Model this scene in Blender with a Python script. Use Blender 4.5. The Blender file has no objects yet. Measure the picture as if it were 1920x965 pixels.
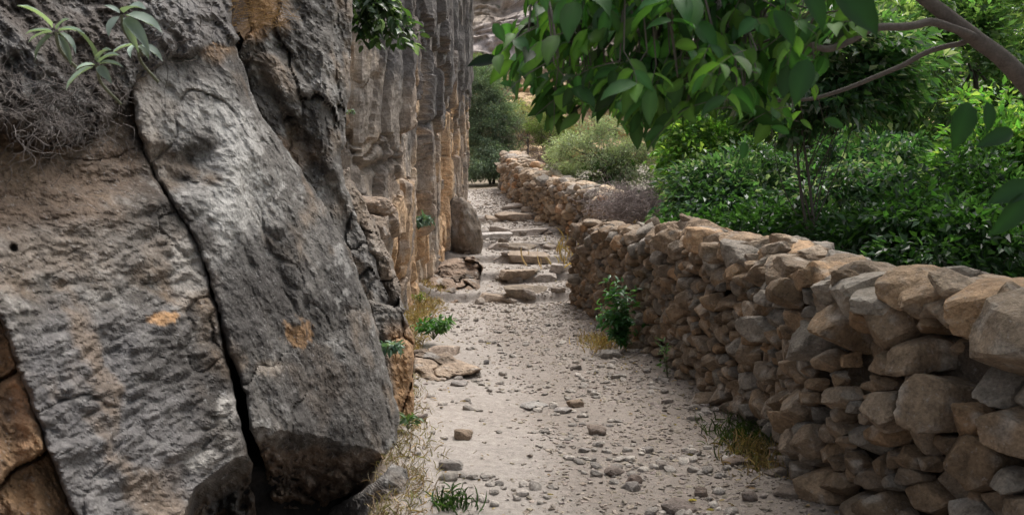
import bpy, math, random
import numpy as np
from mathutils import Vector
random.seed(7); rng = np.random.default_rng(7)
C = bpy.context.scene.collection
R = math.radians
# ------------------------------------------------------------------ camera, world, sun, exposure
FPX = 1700.0; HOR = 390.0; CZ = 1.6
PITCH = math.atan((482.5-HOR)/FPX)
cd = bpy.data.cameras.new('camera'); cam = bpy.data.objects.new('camera', cd); C.objects.link(cam)
cam.location = (0,0,CZ); cam.rotation_euler = (R(90)-PITCH, 0, 0)
cd.sensor_width = 36; cd.lens = 36*FPX/1920; cd.clip_end = 2000; cd.clip_start = .05
cd.dof.use_dof = True; cd.dof.focus_distance = 8.5; cd.dof.aperture_fstop = 5.6
sc = bpy.context.scene; sc.camera = cam
SUN_EL, SUN_AZ = R(63), R(28)       # azimuth measured from +Y towards +X
w = bpy.data.worlds.new('World'); sc.world = w; w.use_nodes = True
nt = w.node_tree; bg = nt.nodes['Background']; sky = nt.nodes.new('ShaderNodeTexSky')
sky.sky_type = 'NISHITA'; sky.sun_disc = False; sky.sun_elevation = SUN_EL; sky.sun_rotation = SUN_AZ
sky.dust_density = 6; sky.air_density = .8; sky.ozone_density = .6
hs = nt.nodes.new('ShaderNodeHueSaturation'); hs.inputs['Saturation'].default_value = .38   # thin overcast
nt.links.new(sky.outputs[0], hs.inputs['Color']); nt.links.new(hs.outputs[0], bg.inputs[0]); bg.inputs[1].default_value = .15
sd = bpy.data.lights.new('sun', 'SUN'); sd.energy = 1.05; sd.angle = R(34); sd.color = (1,.95,.88)
so = bpy.data.objects.new('sun', sd); C.objects.link(so)
dv = Vector((math.sin(SUN_AZ)*math.cos(SUN_EL), math.cos(SUN_AZ)*math.cos(SUN_EL), math.sin(SUN_EL)))
so.rotation_euler = dv.to_track_quat('Z','Y').to_euler(); so.location = dv*50
sc.view_settings.view_transform = 'Standard'; sc.view_settings.look = 'None'
sc.view_settings.exposure = 0.78; sc.view_settings.gamma = 1
# ------------------------------------------------------------------ helpers
def PX(px, py, Y):
    """world point seen at photograph pixel px,py at forward distance Y (arrays allowed)"""
    px = np.asarray(px, float); py = np.asarray(py, float)
    a = (px-960)/FPX; b = (482.5-py)/FPX
    c, s = math.cos(PITCH), math.sin(PITCH)
    yy = c + b*s; zz = -s + b*c
    k = Y/yy
    return np.stack([a*k, yy*k, CZ+zz*k], -1)
_perm = np.random.default_rng(3).permutation(256); _perm = np.concatenate([_perm]*3)
_g = np.random.default_rng(4).normal(size=(256,3)); _g /= np.linalg.norm(_g,axis=1)[:,None]
def perlin(P):
    P = np.asarray(P, float); i = np.floor(P).astype(int); f = P-i; u = f*f*f*(f*(f*6-15)+10); i &= 255
    def g(dx,dy,dz):
        h = _perm[_perm[_perm[i[...,0]+dx]+i[...,1]+dy]+i[...,2]+dz]
        return (_g[h]*(f-np.array([dx,dy,dz]))).sum(-1)
    L = lambda a,b,t: a+(b-a)*t
    x,y,z = u[...,0],u[...,1],u[...,2]
    return 1.6*L(L(L(g(0,0,0),g(1,0,0),x),L(g(0,1,0),g(1,1,0),x),y), L(L(g(0,0,1),g(1,0,1),x),L(g(0,1,1),g(1,1,1),x),y), z)
def fbm(P, o=4, ridge=False, gain=.5):
    P = np.asarray(P, float); r = 0; a = 1; t = 0
    for k in range(o):
        n = perlin(P*2**k + 17.3*k)
        if ridge: n = 1-2*np.abs(n)
        r = r + a*n; t += a; a *= gain
    return r/t
def cells(a, b, seed=0):
    """jittered cell pattern: random value of the cell and distance to its border"""
    ia=np.floor(a).astype(int); ib=np.floor(b).astype(int); f1=np.full(a.shape,9.); f2=np.full(a.shape,9.); rv=np.zeros(a.shape)
    for da in (-1,0,1):
        for db in (-1,0,1):
            h=_perm[(_perm[(ia+da+seed)&255]+((ib+db)&255))&255]; ox=_g[h,0]*.38+.5; oy=_g[h,1]*.38+.5
            d=np.hypot(ia+da+ox-a, ib+db+oy-b); m=d<f1; f2=np.where(m,f1,np.minimum(f2,d)); f1=np.where(m,d,f1); rv=np.where(m,h/255.,rv)
    return rv, f2-f1
def sst(a, b, x):
    t = np.clip((np.asarray(x,float)-a)/(b-a),0,1); return t*t*(3-2*t)
def tag(o, label=None, cat=None, group=None, kind=None):
    for k, v in (('label',label),('category',cat),('group',group),('kind',kind)):
        if v: o[k] = v
    return o
def mk(name, V, F, mat, parent=None, col=None, smooth=True, base=None):
    """V (n,3) world coords, F (m,k) int array or list of arrays; ONE mesh object"""
    V = np.asarray(V, np.float32)
    if parent is not None: L = np.array(parent.location)
    elif base is not None: L = np.array(base, float)
    else: L = np.array([(V[:,0].min()+V[:,0].max())/2, (V[:,1].min()+V[:,1].max())/2, V[:,2].min()])
    V = V - L
    Fs = F if isinstance(F, list) else [F]
    Fs = [np.asarray(f) for f in Fs if len(f)]
    me = bpy.data.meshes.new(name); me.vertices.add(len(V)); me.vertices.foreach_set('co', V.astype(np.float32).ravel())
    idx = np.concatenate([f.ravel() for f in Fs]); tot = np.concatenate([np.full(len(f), f.shape[1]) for f in Fs])
    me.loops.add(len(idx)); me.loops.foreach_set('vertex_index', idx.astype(np.int32))
    me.polygons.add(len(tot)); st = np.concatenate([[0], np.cumsum(tot)[:-1]])
    me.polygons.foreach_set('loop_start', st.astype(np.int32)); me.polygons.foreach_set('loop_total', tot.astype(np.int32))
    me.polygons.foreach_set('use_smooth', np.full(len(tot), smooth))
    if col is not None:
        col = np.asarray(col, float)
        if col.ndim == 1: col = np.tile(col, (len(V),1))
        a = me.attributes.new('col','FLOAT_COLOR','POINT')
        a.data.foreach_set('color', np.concatenate([np.clip(col,0,1), np.ones((len(V),1))],1).astype(np.float32).ravel())
    me.update(calc_edges=True); me.materials.append(mat)
    o = bpy.data.objects.new(name, me); C.objects.link(o)
    if parent is not None: o.parent = parent
    else: o.location = L
    return o
def empty(name, loc, label, cat, group=None):
    o = bpy.data.objects.new(name, None); C.objects.link(o); o.location = [float(v) for v in loc]; o.empty_display_size=.2
    return tag(o, label, cat, group)
class Acc:
    """collects pieces for one mesh"""
    def __init__(s): s.V=[]; s.F=[]; s.Cc=[]; s.n=0
    def add(s, V, F, col=None):
        s.V.append(V); s.F.append(np.asarray(F)+s.n); s.n += len(V)
        if col is not None: s.Cc.append(np.tile(col,(len(V),1)) if np.ndim(col)==1 else col)
    def build(s, name, mat, parent=None, **k):
        k.setdefault('col', np.concatenate(s.Cc) if s.Cc else None)
        return mk(name, np.concatenate(s.V), [f for f in s.F], mat, parent, **k)
# ------------------------------------------------------------------ materials
def N(m, t, **k):
    n = m.node_tree.nodes.new(t)
    for a, b in k.items(): setattr(n, a, b)
    return n
def rock_mat(name, scale=1.0, bump=.5, var=.45, rough=.88, speck=.0):
    m = bpy.data.materials.new(name); m.use_nodes = True; t = m.node_tree; ln = t.links.new
    b = t.nodes['Principled BSDF']; b.inputs['Roughness'].default_value = rough; b.inputs['Specular IOR Level'].default_value = .3
    at = N(m,'ShaderNodeAttribute', attribute_name='col'); tc = N(m,'ShaderNodeTexCoord')
    geo = N(m,'ShaderNodeNewGeometry')
    n1 = N(m,'ShaderNodeTexNoise'); n1.inputs['Scale'].default_value = 9*scale; n1.inputs['Detail'].default_value = 8; n1.inputs['Roughness'].default_value=.68
    n2 = N(m,'ShaderNodeTexNoise'); n2.inputs['Scale'].default_value = 45*scale; n2.inputs['Detail'].default_value = 6; n2.inputs['Roughness'].default_value=.7
    v = N(m,'ShaderNodeTexVoronoi'); v.inputs['Scale'].default_value = 60*scale
    for n in (n1,n2,v): ln(geo.outputs['Position'], n.inputs['Vector'])
    ad = N(m,'ShaderNodeMath', operation='ADD'); ln(n1.outputs[0], ad.inputs[0]); ln(n2.outputs[0], ad.inputs[1])
    mr = N(m,'ShaderNodeMapRange'); ln(ad.outputs[0], mr.inputs[0])
    mr.inputs[1].default_value=.72; mr.inputs[2].default_value=1.28; mr.inputs[3].default_value=1-var; mr.inputs[4].default_value=1+var
    mu = N(m,'ShaderNodeVectorMath', operation='SCALE'); ln(at.outputs['Color'], mu.inputs[0]); ln(mr.outputs[0], mu.inputs['Scale'])
    out = mu.outputs[0]
    if speck:
        # pale lichen flecks
        n3 = N(m,'ShaderNodeTexNoise'); n3.inputs['Scale'].default_value = 26*scale; n3.inputs['Detail'].default_value = 5; n3.inputs['Roughness'].default_value=.75
        ln(geo.outputs['Position'], n3.inputs['Vector'])
        r = N(m,'ShaderNodeMapRange'); ln(n3.outputs[0], r.inputs[0]); r.inputs[1].default_value=.58; r.inputs[2].default_value=.68; r.inputs[4].default_value=speck
        mx = N(m,'ShaderNodeMix', data_type='RGBA'); ln(r.outputs[0], mx.inputs[0]); ln(out, mx.inputs[6]); mx.inputs[7].default_value=(.46,.45,.44,1)
        out = mx.outputs[2]
    ln(out, b.inputs['Base Color'])
    ad2 = N(m,'ShaderNodeMath', operation='MULTIPLY_ADD'); ln(n2.outputs[0], ad2.inputs[0]); ad2.inputs[1].default_value=.5; ln(n1.outputs[0], ad2.inputs[2])
    bp = N(m,'ShaderNodeBump'); bp.inputs['Strength'].default_value = bump; bp.inputs['Distance'].default_value=.03/scale
    ln(ad2.outputs[0], bp.inputs['Height']); ln(bp.outputs[0], b.inputs['Normal'])
    return m
def leaf_mat(name, trans=.35, rough=.42, spec=.4):
    m = bpy.data.materials.new(name); m.use_nodes = True; t = m.node_tree; ln = t.links.new
    b = t.nodes['Principled BSDF']; b.inputs['Roughness'].default_value = rough; b.inputs['Specular IOR Level'].default_value = spec
    at = N(m,'ShaderNodeAttribute', attribute_name='col'); ln(at.outputs['Color'], b.inputs['Base Color'])
    tr = N(m,'ShaderNodeBsdfTranslucent'); mu = N(m,'ShaderNodeVectorMath', operation='MULTIPLY'); ln(at.outputs['Color'], mu.inputs[0]); mu.inputs[1].default_value=(1.5,1.7,.6)
    ln(mu.outputs[0], tr.inputs[0]); mx = N(m,'ShaderNodeMixShader'); mx.inputs[0].default_value = trans
    ln(b.outputs[0], mx.inputs[1]); ln(tr.outputs[0], mx.inputs[2]); ln(mx.outputs[0], t.nodes['Material Output'].inputs[0])
    return m
M_rock = rock_mat('weathered_limestone', 1.3, .95, .55, speck=.5)
M_cliff = rock_mat('cliff_limestone', .7, .9, .5)
M_stone = rock_mat('wall_limestone', 1.5, 1.0, .55, speck=.32)
M_ground = rock_mat('dusty_earth', 2.4, .8, .38, rough=.62)
M_hill = rock_mat('hill_rock', .25, .9, .45)
M_bark = rock_mat('bark', 3, .5, .35)
M_leaf = leaf_mat('green_leaf', .48, .34, .5)
M_near = leaf_mat('broad_leaf', .36, .55, .35)
M_pale = leaf_mat('downy_leaf', .2, .6, .3)
M_dry = leaf_mat('dry_grass', .3, .7, .2)
# ------------------------------------------------------------------ shape kit
def ico(sub):
    import bmesh
    bm = bmesh.new(); bmesh.ops.create_icosphere(bm, subdivisions=sub, radius=1)
    V = np.array([v.co[:] for v in bm.verts]); F = np.array([[v.index for v in f.verts] for f in bm.faces]); bm.free()
    return V/np.linalg.norm(V,axis=1)[:,None], F
ICO = {k: ico(k) for k in (1,2,3,4,5)}
def blob_r(D, Ns, ds, p):
    k = np.maximum(0, D@Ns.T)/ds
    return (k**p).sum(1)**(-1/p)
def rock_shape(sub, half, cuts=7, p=14, rough=.05, seed=0):
    """broken-stone solid: rounded box half-sizes with random facet cuts, unit frame"""
    r = np.random.default_rng(seed); D, F = ICO[sub]
    Ns = [np.array(v,float) for v in ((1,0,0),(-1,0,0),(0,1,0),(0,-1,0),(0,0,1),(0,0,-1))]; ds = [1.]*6
    Ns = [n + r.normal(0,.12,3) for n in Ns]
    for _ in range(cuts):
        n = r.normal(size=3); Ns.append(n); ds.append(r.uniform(.82,1.15))
    Ns = np.array([n/np.linalg.norm(n) for n in Ns]); rr = blob_r(D, Ns, np.array(ds), p)
    o = r.uniform(0,90,3); V = D*rr[:,None]
    rr = 1 + rough*.9*fbm(V*1.3+o,2) + rough*.9*fbm(V*3+o,5,gain=.62)
    return V*rr[:,None]*np.array(half), F
def rotm(rx, ry, rz):
    cx,sx,cy,sy,cz,sz = math.cos(rx),math.sin(rx),math.cos(ry),math.sin(ry),math.cos(rz),math.sin(rz)
    X = np.array([[1,0,0],[0,cx,-sx],[0,sx,cx]]); Y = np.array([[cy,0,sy],[0,1,0],[-sy,0,cy]]); Z = np.array([[cz,-sz,0],[sz,cz,0],[0,0,1]])
    return Z@Y@X
def tube(pts, rad, n=6):
    pts = np.asarray(pts, float); rad = np.broadcast_to(rad, (len(pts),)).astype(float)
    T = np.gradient(pts, axis=0); T /= np.linalg.norm(T,axis=1)[:,None]+1e-9
    up = np.array([0,0,1.]) if abs(T[0,2])<.9 else np.array([1.,0,0])
    A = np.cross(T, up); A /= np.linalg.norm(A,axis=1)[:,None]+1e-9; B = np.cross(T,A)
    th = np.arange(n)/n*2*math.pi
    V = (pts[:,None]+rad[:,None,None]*(np.cos(th)[None,:,None]*A[:,None]+np.sin(th)[None,:,None]*B[:,None])).reshape(-1,3)
    i = np.arange(len(pts)-1)[:,None]*n; j = np.arange(n)[None]; k = (j+1)%n
    F = np.stack([i+j, i+k, i+n+k, i+n+j], -1).reshape(-1,4)
    return V, F
def spline(pts, m=6):
    P = np.asarray(pts,float); P = np.vstack([2*P[0]-P[1], P, 2*P[-1]-P[-2]]); out=[]
    for i in range(1,len(P)-2):
        for t in np.arange(m)/m:
            a,b,c,d = P[i-1:i+3]
            out.append(.5*(2*b+(c-a)*t+(2*a-5*b+4*c-d)*t*t+(3*b-a-3*c+d)*t**3))
    out.append(P[-2]); return np.array(out)
LEAF_S = (np.array([[0,0,0],[.45,.5,.12],[1,0,-.08],[.42,-.5,.12]]), np.array([[0,2,1],[0,3,2]]))
_xs = [0,.16,.38,.62,.84,1]; _ws = [0,.34,.5,.45,.25,0]; _zs=[0,.03,.03,0,-.06,-.16]
_v = [[0,0,0]]; 
for x_, w_, z_ in list(zip(_xs,_ws,_zs))[1:-1]: _v += [[x_,0,z_-.04],[x_,w_,z_+.05],[x_,-w_,z_+.05]]
_v.append([1,0,_zs[-1]]); _f=[[0,1,2,2],[0,3,1,1]]
_tri=[[0,1,2],[0,3,1]]; _q=[]
for k in range(3):
    a=1+3*k; _q += [[a,a+3,a+4,a+1],[a+2,a+5,a+3,a]]
_tri += [[10,13,11],[12,13,10]]
_q2=[]
for q in _q: _q2 += [[q[0],q[1],q[2]],[q[0],q[2],q[3]]]
LEAF_L = (np.array(_v,float), np.array(_tri+_q2))
def leaves(P, D, Nn, L, W, col, tmpl=LEAF_S, curl=None):
    """P base points, D directions, Nn approx normals, L lengths, W widths -> V,F,col"""
    tv, tf = tmpl; n = len(P)
    D = D/(np.linalg.norm(D,axis=1)[:,None]+1e-9); Y = np.cross(Nn, D); Y /= np.linalg.norm(Y,axis=1)[:,None]+1e-9; Z = np.cross(D,Y)
    tvz = np.tile(tv[None], (n,1,1)).copy()
    if curl is not None: tvz[:,:,2] -= curl[:,None]*tvz[:,:,0]**2
    V = P[:,None] + L[:,None,None]*tvz[:,:,0:1]*D[:,None] + W[:,None,None]*tvz[:,:,1:2]*Y[:,None] + L[:,None,None]*tvz[:,:,2:3]*Z[:,None]
    F = tf[None] + (np.arange(n)*len(tv))[:,None,None]
    return V.reshape(-1,3), F.reshape(-1,3), np.repeat(col, len(tv), 0)
def colvar(base, n, s=.2, alt=None, pa=.2):
    base = np.array(base,float); c = base*(1+rng.normal(0,s,(n,1)))*(1+rng.normal(0,.06,(n,3)))
    if alt is not None:
        m = rng.random(n)<pa; c[m] = np.array(alt)*(1+rng.normal(0,s,(m.sum(),1)))
    return np.clip(c,.004,1)
# ------------------------------------------------------------------ ground
STEPS = [15.15,16.8,18.5,20.1,21.9,24.2]
_sy=[-50,14.7]; _sz=[0,0]
for s_ in STEPS:
    l = .136*(s_-14.7); _sy += [s_-.02, s_+.06]; _sz += [l-.05, l+.10]
_sy += [26,31,36,60,400]; _sz += [.136*11.3,.136*16.3,2.6,4.0,8]
def pathz(y): return np.interp(y,_sy,_sz)
def nearx(y): return np.interp(y,[0,2.2,3.5,4.2,4.9,6.4,7.8,10,12.5,14.7,16,18,19.5,21.8,24.1,26.8,30.9,34,60],[3.4,2.9,2.0,1.75,1.6,1.75,1.58,1.45,1.2,.98,1.5,1.9,1.9,1.2,.67,.13,-.33,-.35,-.35])
def leftx(y): return np.interp(y,[0,4.7,6.2,7.5,10,13,20,27,30,40],[-1.2,-.62,-.82,-1.0,-1.35,-1.5,-1.45,-1.5,-1.7,-4])
def groundz(x, y, fine=True):
    x = np.asarray(x,float); y = np.asarray(y,float); base = pathz(y + sst(14.0,15.0,y)*(.22*np.clip(x-.1,-2,2)**2*.3 + .38*fbm(np.stack([x*1.3,y*.25,y*0+4],-1),3)))
    ysm = .136*np.clip(y-14.7,0,40); far = np.interp(y,[0,30,60,400],[0,0,.0,0])
    nx = nearx(y); behind = sst(.25,.6,x-nx)
    gz = np.interp(y,[0,12,16,19,22,31,60],[.35,.4,.9,1.35,1.75,3.0,4.5])
    lx = leftx(y); lb = sst(.35,-.25,x-lx)*.16*sst(3,8,y) - .75*sst(-.02,-.45,x-lx)*sst(6.3,5.6,y)
    cen = (x-(lx+nx)/2)/np.maximum(.4,(nx-lx)/2)
    z = base + lb + .05*np.clip(cen,-1.3,1.3)**2
    z = z*(1-behind)+gz*behind
    P = np.stack([x,y,x*0],-1)
    z = z + .035*fbm(P*.9+3,3)
    if fine: z = z + .018*fbm(P*4+9,4) + .009*fbm(P*18,4) + .02*sst(14.5,15.5,y)*fbm(P*7,3)
    return z
def axis(segs):
    a=[]; 
    for s,e,st in segs: a += list(np.arange(s,e,st))
    return np.array(a+[segs[-1][1]])
gx = axis([(-300,-20,20),(-20,-3,1),(-3,-1.8,.1),(-1.8,2.2,.02),(2.2,5,.12),(5,20,1),(20,300,20)])
ys_=[-30,-10,-2,0,1.5,2.5,3.4]; yy=3.8
while yy<34: ys_.append(yy); yy += max(.02,yy*.0035) if yy<14 or yy>26 else .035
ys_ += list(np.arange(34.5,60,.8))+[65,75,90,120,160,220,320,500]
gy = np.array(ys_); GX, GY = np.meshgrid(gx, gy); GZ = groundz(GX,GY)
V = np.stack([GX,GY,GZ],-1).reshape(-1,3); ny, nx_ = GX.shape
i = (np.arange(ny-1)[:,None]*nx_+np.arange(nx_-1)[None]); F = np.stack([i,i+1,i+nx_+1,i+nx_],-1).reshape(-1,4)
n1 = fbm(V*np.array([1.2,.8,0])+5,4); cen = (V[:,0]-(leftx(V[:,1])+nearx(V[:,1]))/2)
smooth_dust = sst(.05,-.4, cen - .1*n1)          # trodden pale dust to the left of the middle
c0 = np.array([.165,.132,.105]); c1 = np.array([.325,.288,.255]); c2 = np.array([.21,.155,.105])
t = np.clip(.28+.35*n1+.62*np.maximum(smooth_dust,.8*sst(11,15,V[:,1])),0,1)[:,None]; col = c0*(1-t)+c1*t
straw = (sst(.15,-.12, V[:,0]-leftx(V[:,1])+.12*n1)*.75)[:,None]; col = col*(1-straw)+c2*straw
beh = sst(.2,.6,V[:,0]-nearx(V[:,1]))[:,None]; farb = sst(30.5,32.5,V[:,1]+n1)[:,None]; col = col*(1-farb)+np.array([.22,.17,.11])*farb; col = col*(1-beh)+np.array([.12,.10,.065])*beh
tag(mk('ground', V, F, M_ground, col=col, base=(0,0,0)), kind='structure')
# gravel (stuff): thousands of chips pressed into the path
def gravel():
    protos=[]
    for k in range(7):
        v,f = rock_shape(1,(1,.75,.34),5,10,.08,seed=900+k); protos.append((v,f))
    for (name, n, fn, smin, smax) in (('gravel',19000,0,.005,.021),):
        acc = Acc(); k=0
        while k < n:
            u = rng.random(); y = 3.9*(31/3.9)**(rng.random()**.9)
            lx, rx = leftx(y)-.05, nearx(y)+.05; x = lx+(rx-lx)*rng.beta(1.9,1.15)
            dens = float(fbm(np.array([[x*1.1,y*.8,2.]]),2)[0]); c = (x-lx)/(rx-lx)
            if rng.random() > .12+.88*sst(.25,.7,c+.5*dens+.5*sst(9,14,y)): continue
            s = smin*(smax/smin)**(rng.random()**2.1)*(1+y*.035)
            v,f = protos[k%7]; m = rotm(rng.normal(0,.25),rng.normal(0,.25),rng.uniform(0,6.3))*s
            z = float(groundz(x,y))
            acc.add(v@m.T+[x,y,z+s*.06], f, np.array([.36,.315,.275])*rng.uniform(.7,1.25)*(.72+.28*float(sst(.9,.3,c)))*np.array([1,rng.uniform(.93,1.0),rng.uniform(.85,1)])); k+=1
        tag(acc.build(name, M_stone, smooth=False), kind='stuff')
gravel()
# ------------------------------------------------------------------ hillside
hx = np.concatenate([np.arange(-90,-9,1.5),np.arange(-9,14,.11),np.arange(14,170,1.2)]); ht = np.concatenate([np.linspace(0,.27,190),np.linspace(.28,1,60)])
HX, HT = np.meshgrid(hx, ht); HY = 62+HT*75 + 6*np.sin(HX*.03)
HZ = 2+ (HT**.8)*62
P = np.stack([HX,HY,HZ],-1)
rd = fbm(P*.05,5,ridge=True); led = fbm(P*np.array([.06,.06,.30]),4,ridge=True)
HZ = HZ + 2.0*rd; HY = HY - 3.0*led - 1.5*fbm(P*.2,4) - .9*fbm(P*np.array([.5,.5,1.1]),5,ridge=True) - .25*fbm(P*2.5,3,ridge=True)
V = np.stack([HX,HY,HZ],-1).reshape(-1,3); a,b = HX.shape
i = (np.arange(a-1)[:,None]*b+np.arange(b-1)[None]); F = np.stack([i,i+1,i+b+1,i+b],-1).reshape(-1,4)
t = sst(-.25,.35,fbm(V*.11+3,5))[:,None]; hcol = np.array([.47,.41,.385])*t+np.array([.42,.35,.28])*(1-t)
low = sst(12.5,10.5,V[:,2]+2*fbm(V*.3,2))[:,None]*.8; hcol = hcol*(1-low)+np.array([.60,.42,.22])*low
spk = sst(.30,.42,fbm(V*.9,4))[:,None]; hcol = hcol*(1-spk)+np.array([.09,.10,.06])*spk
tag(mk('hillside', V, F, M_hill, col=hcol, base=(0,62,0)), kind='structure')
# ------------------------------------------------------------------ relief rocks (outline given in directions, own depth, real thickness)
def poly_sd(P, poly):
    """signed distance (inside +) and nearest point"""
    best = np.full(len(P),1e9); near = np.zeros_like(P); inside = np.zeros(len(P),bool)
    for a,b in zip(poly, np.roll(poly,-1,0)):
        d = b-a; t = np.clip(((P-a)@d)/(d@d),0,1); q = a+t[:,None]*d; e = np.linalg.norm(P-q,axis=1)
        m = e<best; best[m]=e[m]; near[m]=q[m]
        c = ((a[1]>P[:,1])!=(b[1]>P[:,1])); xx = a[0]+(P[:,1]-a[1])*(b[0]-a[0])/((b[1]-a[1]) if b[1]!=a[1] else 1e-9)
        inside ^= c&(P[:,0]<xx)
    return np.where(inside,best,-best), near
def relief(name, poly, depth, colfn, mat=None, step=4, rpx=26, rm=.16, thick=.8, jit=5, amp=(.05,.02,.008), sc_=1.0, aniso=(1,1,1), seed=0, ridge=.5, parent=None, blocky=0., bs=3.):
    poly = np.array(poly,float)
    # refine and jitter outline
    pp=[]
    for a,b in zip(poly, np.roll(poly,-1,0)):
        n = max(1,int(np.linalg.norm(b-a)/9))
        for k in range(n): pp.append(a+(b-a)*k/n)
    pp=np.array(pp); j = fbm(np.stack([pp[:,0]/42,pp[:,1]/42,pp[:,0]*0+seed],-1),5,gain=.7); j2 = fbm(np.stack([pp[:,0]/42,pp[:,1]/42,pp[:,0]*0+seed+40],-1),5,gain=.7)
    pp = pp+jit*2*np.stack([j,j2],-1)
    x0,y0 = pp.min(0)-step; x1,y1 = pp.max(0)+step
    xs = np.arange(x0,x1+step,step); ys = np.arange(y0,y1+step,step); GX,GY = np.meshgrid(xs,ys)
    Q = np.stack([GX.ravel(),GY.ravel()],-1); sd_, near = poly_sd(Q,pp)
    snap = (sd_<0)&(sd_>-step*1.0); Q[snap]=near[snap]; keep = sd_>-step*1.0; s = np.clip(sd_,0,None)
    px,py = Q[:,0],Q[:,1]; Y = depth(px,py)
    u = np.clip(1-s/rpx,0,1); Y = Y + rm*(1-np.sqrt(np.clip(1-u*u,0,1)))
    W = PX(px,py,Y); A = np.array(aniso)
    Wn = W*A*sc_+(seed*3.1)
    d = amp[0]*fbm(Wn*1.6,3) + amp[0]*ridge*.7*(fbm(Wn*2.3+9,3,ridge=True)-.3) + amp[1]*1.5*fbm(Wn*6+4,5,gain=.6) + amp[2]*fbm(Wn*24,3)
    d = d - amp[1]*.5*np.maximum(0,fbm(Wn*9+2,3,ridge=True)-.1)*sst(-.1,.4,fbm(Wn*2+30,2))
    if blocky:
        q = fbm(Wn*1.5+20,3)[...,None]*.8; rv,ed = cells((W[:,0]*.7+W[:,1]*.5)*bs+q[:,0], W[:,2]*bs*.8+q[:,0]*1.3, seed); d = d + blocky*(rv-.5) - blocky*.5*np.exp(-(ed/.07)**2)
    Y2 = Y - d*1.3
    W = PX(px,py,Y2)
    a,b = GX.shape; i = (np.arange(a-1)[:,None]*b+np.arange(b-1)[None]); F = np.stack([i,i+b,i+b+1,i+1],-1).reshape(-1,4)
    F = F[keep[F].all(1)]
    used = np.unique(F); rm_ = -np.ones(len(Q),int); rm_[used]=np.arange(len(used)); F = rm_[F]; W=W[used]; px=px[used]; py=py[used]
    # boundary edges -> skirt back to a closing fan
    E = np.concatenate([F[:,[0,1]],F[:,[1,2]],F[:,[2,3]],F[:,[3,0]]]); key = np.sort(E,1); kk = key[:,0]*10**7+key[:,1]
    un,inv,cnt = np.unique(kk,return_inverse=True,return_counts=True); Eb = E[cnt[inv]==1]
    bv = np.unique(Eb); cpx,cpy = px.mean(),py.mean(); Bk = PX(px[bv]+(cpx-px[bv])*.12, py[bv]+(cpy-py[bv])*.12, W[bv,1]+thick)
    mp = -np.ones(len(W),int); mp[bv]=len(W)+np.arange(len(bv)); c = len(W)+len(bv)
    Vv = np.concatenate([W,Bk,[Bk.mean(0)+[0,.1,0]]])
    F2 = np.stack([Eb[:,1],Eb[:,0],mp[Eb[:,0]],mp[Eb[:,1]]],-1); F3 = np.stack([mp[Eb[:,1]],mp[Eb[:,0]],np.full(len(Eb),c)],-1)
    col = colfn(px,py,W); col = np.concatenate([col,col[bv],col[:1]])
    return mk(name, Vv, [F,F2,F3], mat or M_rock, parent, col, smooth=False)
def Fd(px,py): return np.maximum(1.7, 3.0+np.asarray(px)*.003+np.maximum(0,np.asarray(px)-450)*.002+(650-np.asarray(py))*.0016)
GREY=np.array([.145,.134,.122]); DARK=np.array([.062,.056,.052]); WHITE=np.array([.47,.455,.43]); OCHRE=np.array([.36,.21,.10]); BROWN=np.array([.17,.115,.075]); TAN=np.array([.34,.26,.19])
def mixc(c, d, t): t=np.clip(t,0,1)[:,None]; return c*(1-t)+np.asarray(d)*t
def spot(px,py,cx,cy,rx,ry,n,k=.5): return sst(1.15,.55,np.sqrt(((px-cx)/rx)**2+((py-cy)/ry)**2)+k*n)
def greyrock(px,py,W,dk=.0,wh=.0,o=0.):
    n = fbm(W*1.7+o,5,gain=.6); m = fbm(W*4.2+o+7,5,gain=.65); f = fbm(W*11+o,4,gain=.7)
    c = np.tile(GREY,(len(W),1)); c = mixc(c,DARK,sst(.0-dk,.22-dk,n+.5*f)*.85); c = mixc(c,WHITE,sst(.15-wh,.30-wh,m+.6*f)*.5)
    c = mixc(c,[.27,.20,.14],sst(.0,.3,fbm(W*2.4+o+30,3))*.5)
    return c
def colA(px,py,W):
    c = greyrock(px,py,W,-.02,.0,1); n = fbm(W*5,3)
    c = mixc(c,[.25,.25,.265],spot(px,py,180,800,260,260,n)*.45)
    c = mixc(c,[.20,.145,.105],spot(px,py,80,330,230,110,n)*.85)
    c = mixc(c,[.33,.30,.27],spot(px,py,150,470,220,60,n)*.35)
    c = mixc(c,DARK,spot(px,py,395,720,50,110,n,.8)*.7)
    c = mixc(c,WHITE,spot(px,py,425,765,22,30,n)*.9); c = mixc(c,WHITE,spot(px,py,375,860,35,26,n)*.8); c = mixc(c,WHITE,spot(px,py,360,500,45,70,n,.9)*.7)
    c = mixc(c,[.30,.22,.15],sst(.12,.35,fbm(W*1.9+60,4))*.55); c = mixc(c,DARK,spot(px,py,330,690,110,60,n,1.2)*.6); c = c*np.array([.82,.80,.78]); c = mixc(c,OCHRE*1.3,spot(px,py,308,597,24,11,n+.8*fbm(W*22,3),1.1)*.9)
    return c
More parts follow.
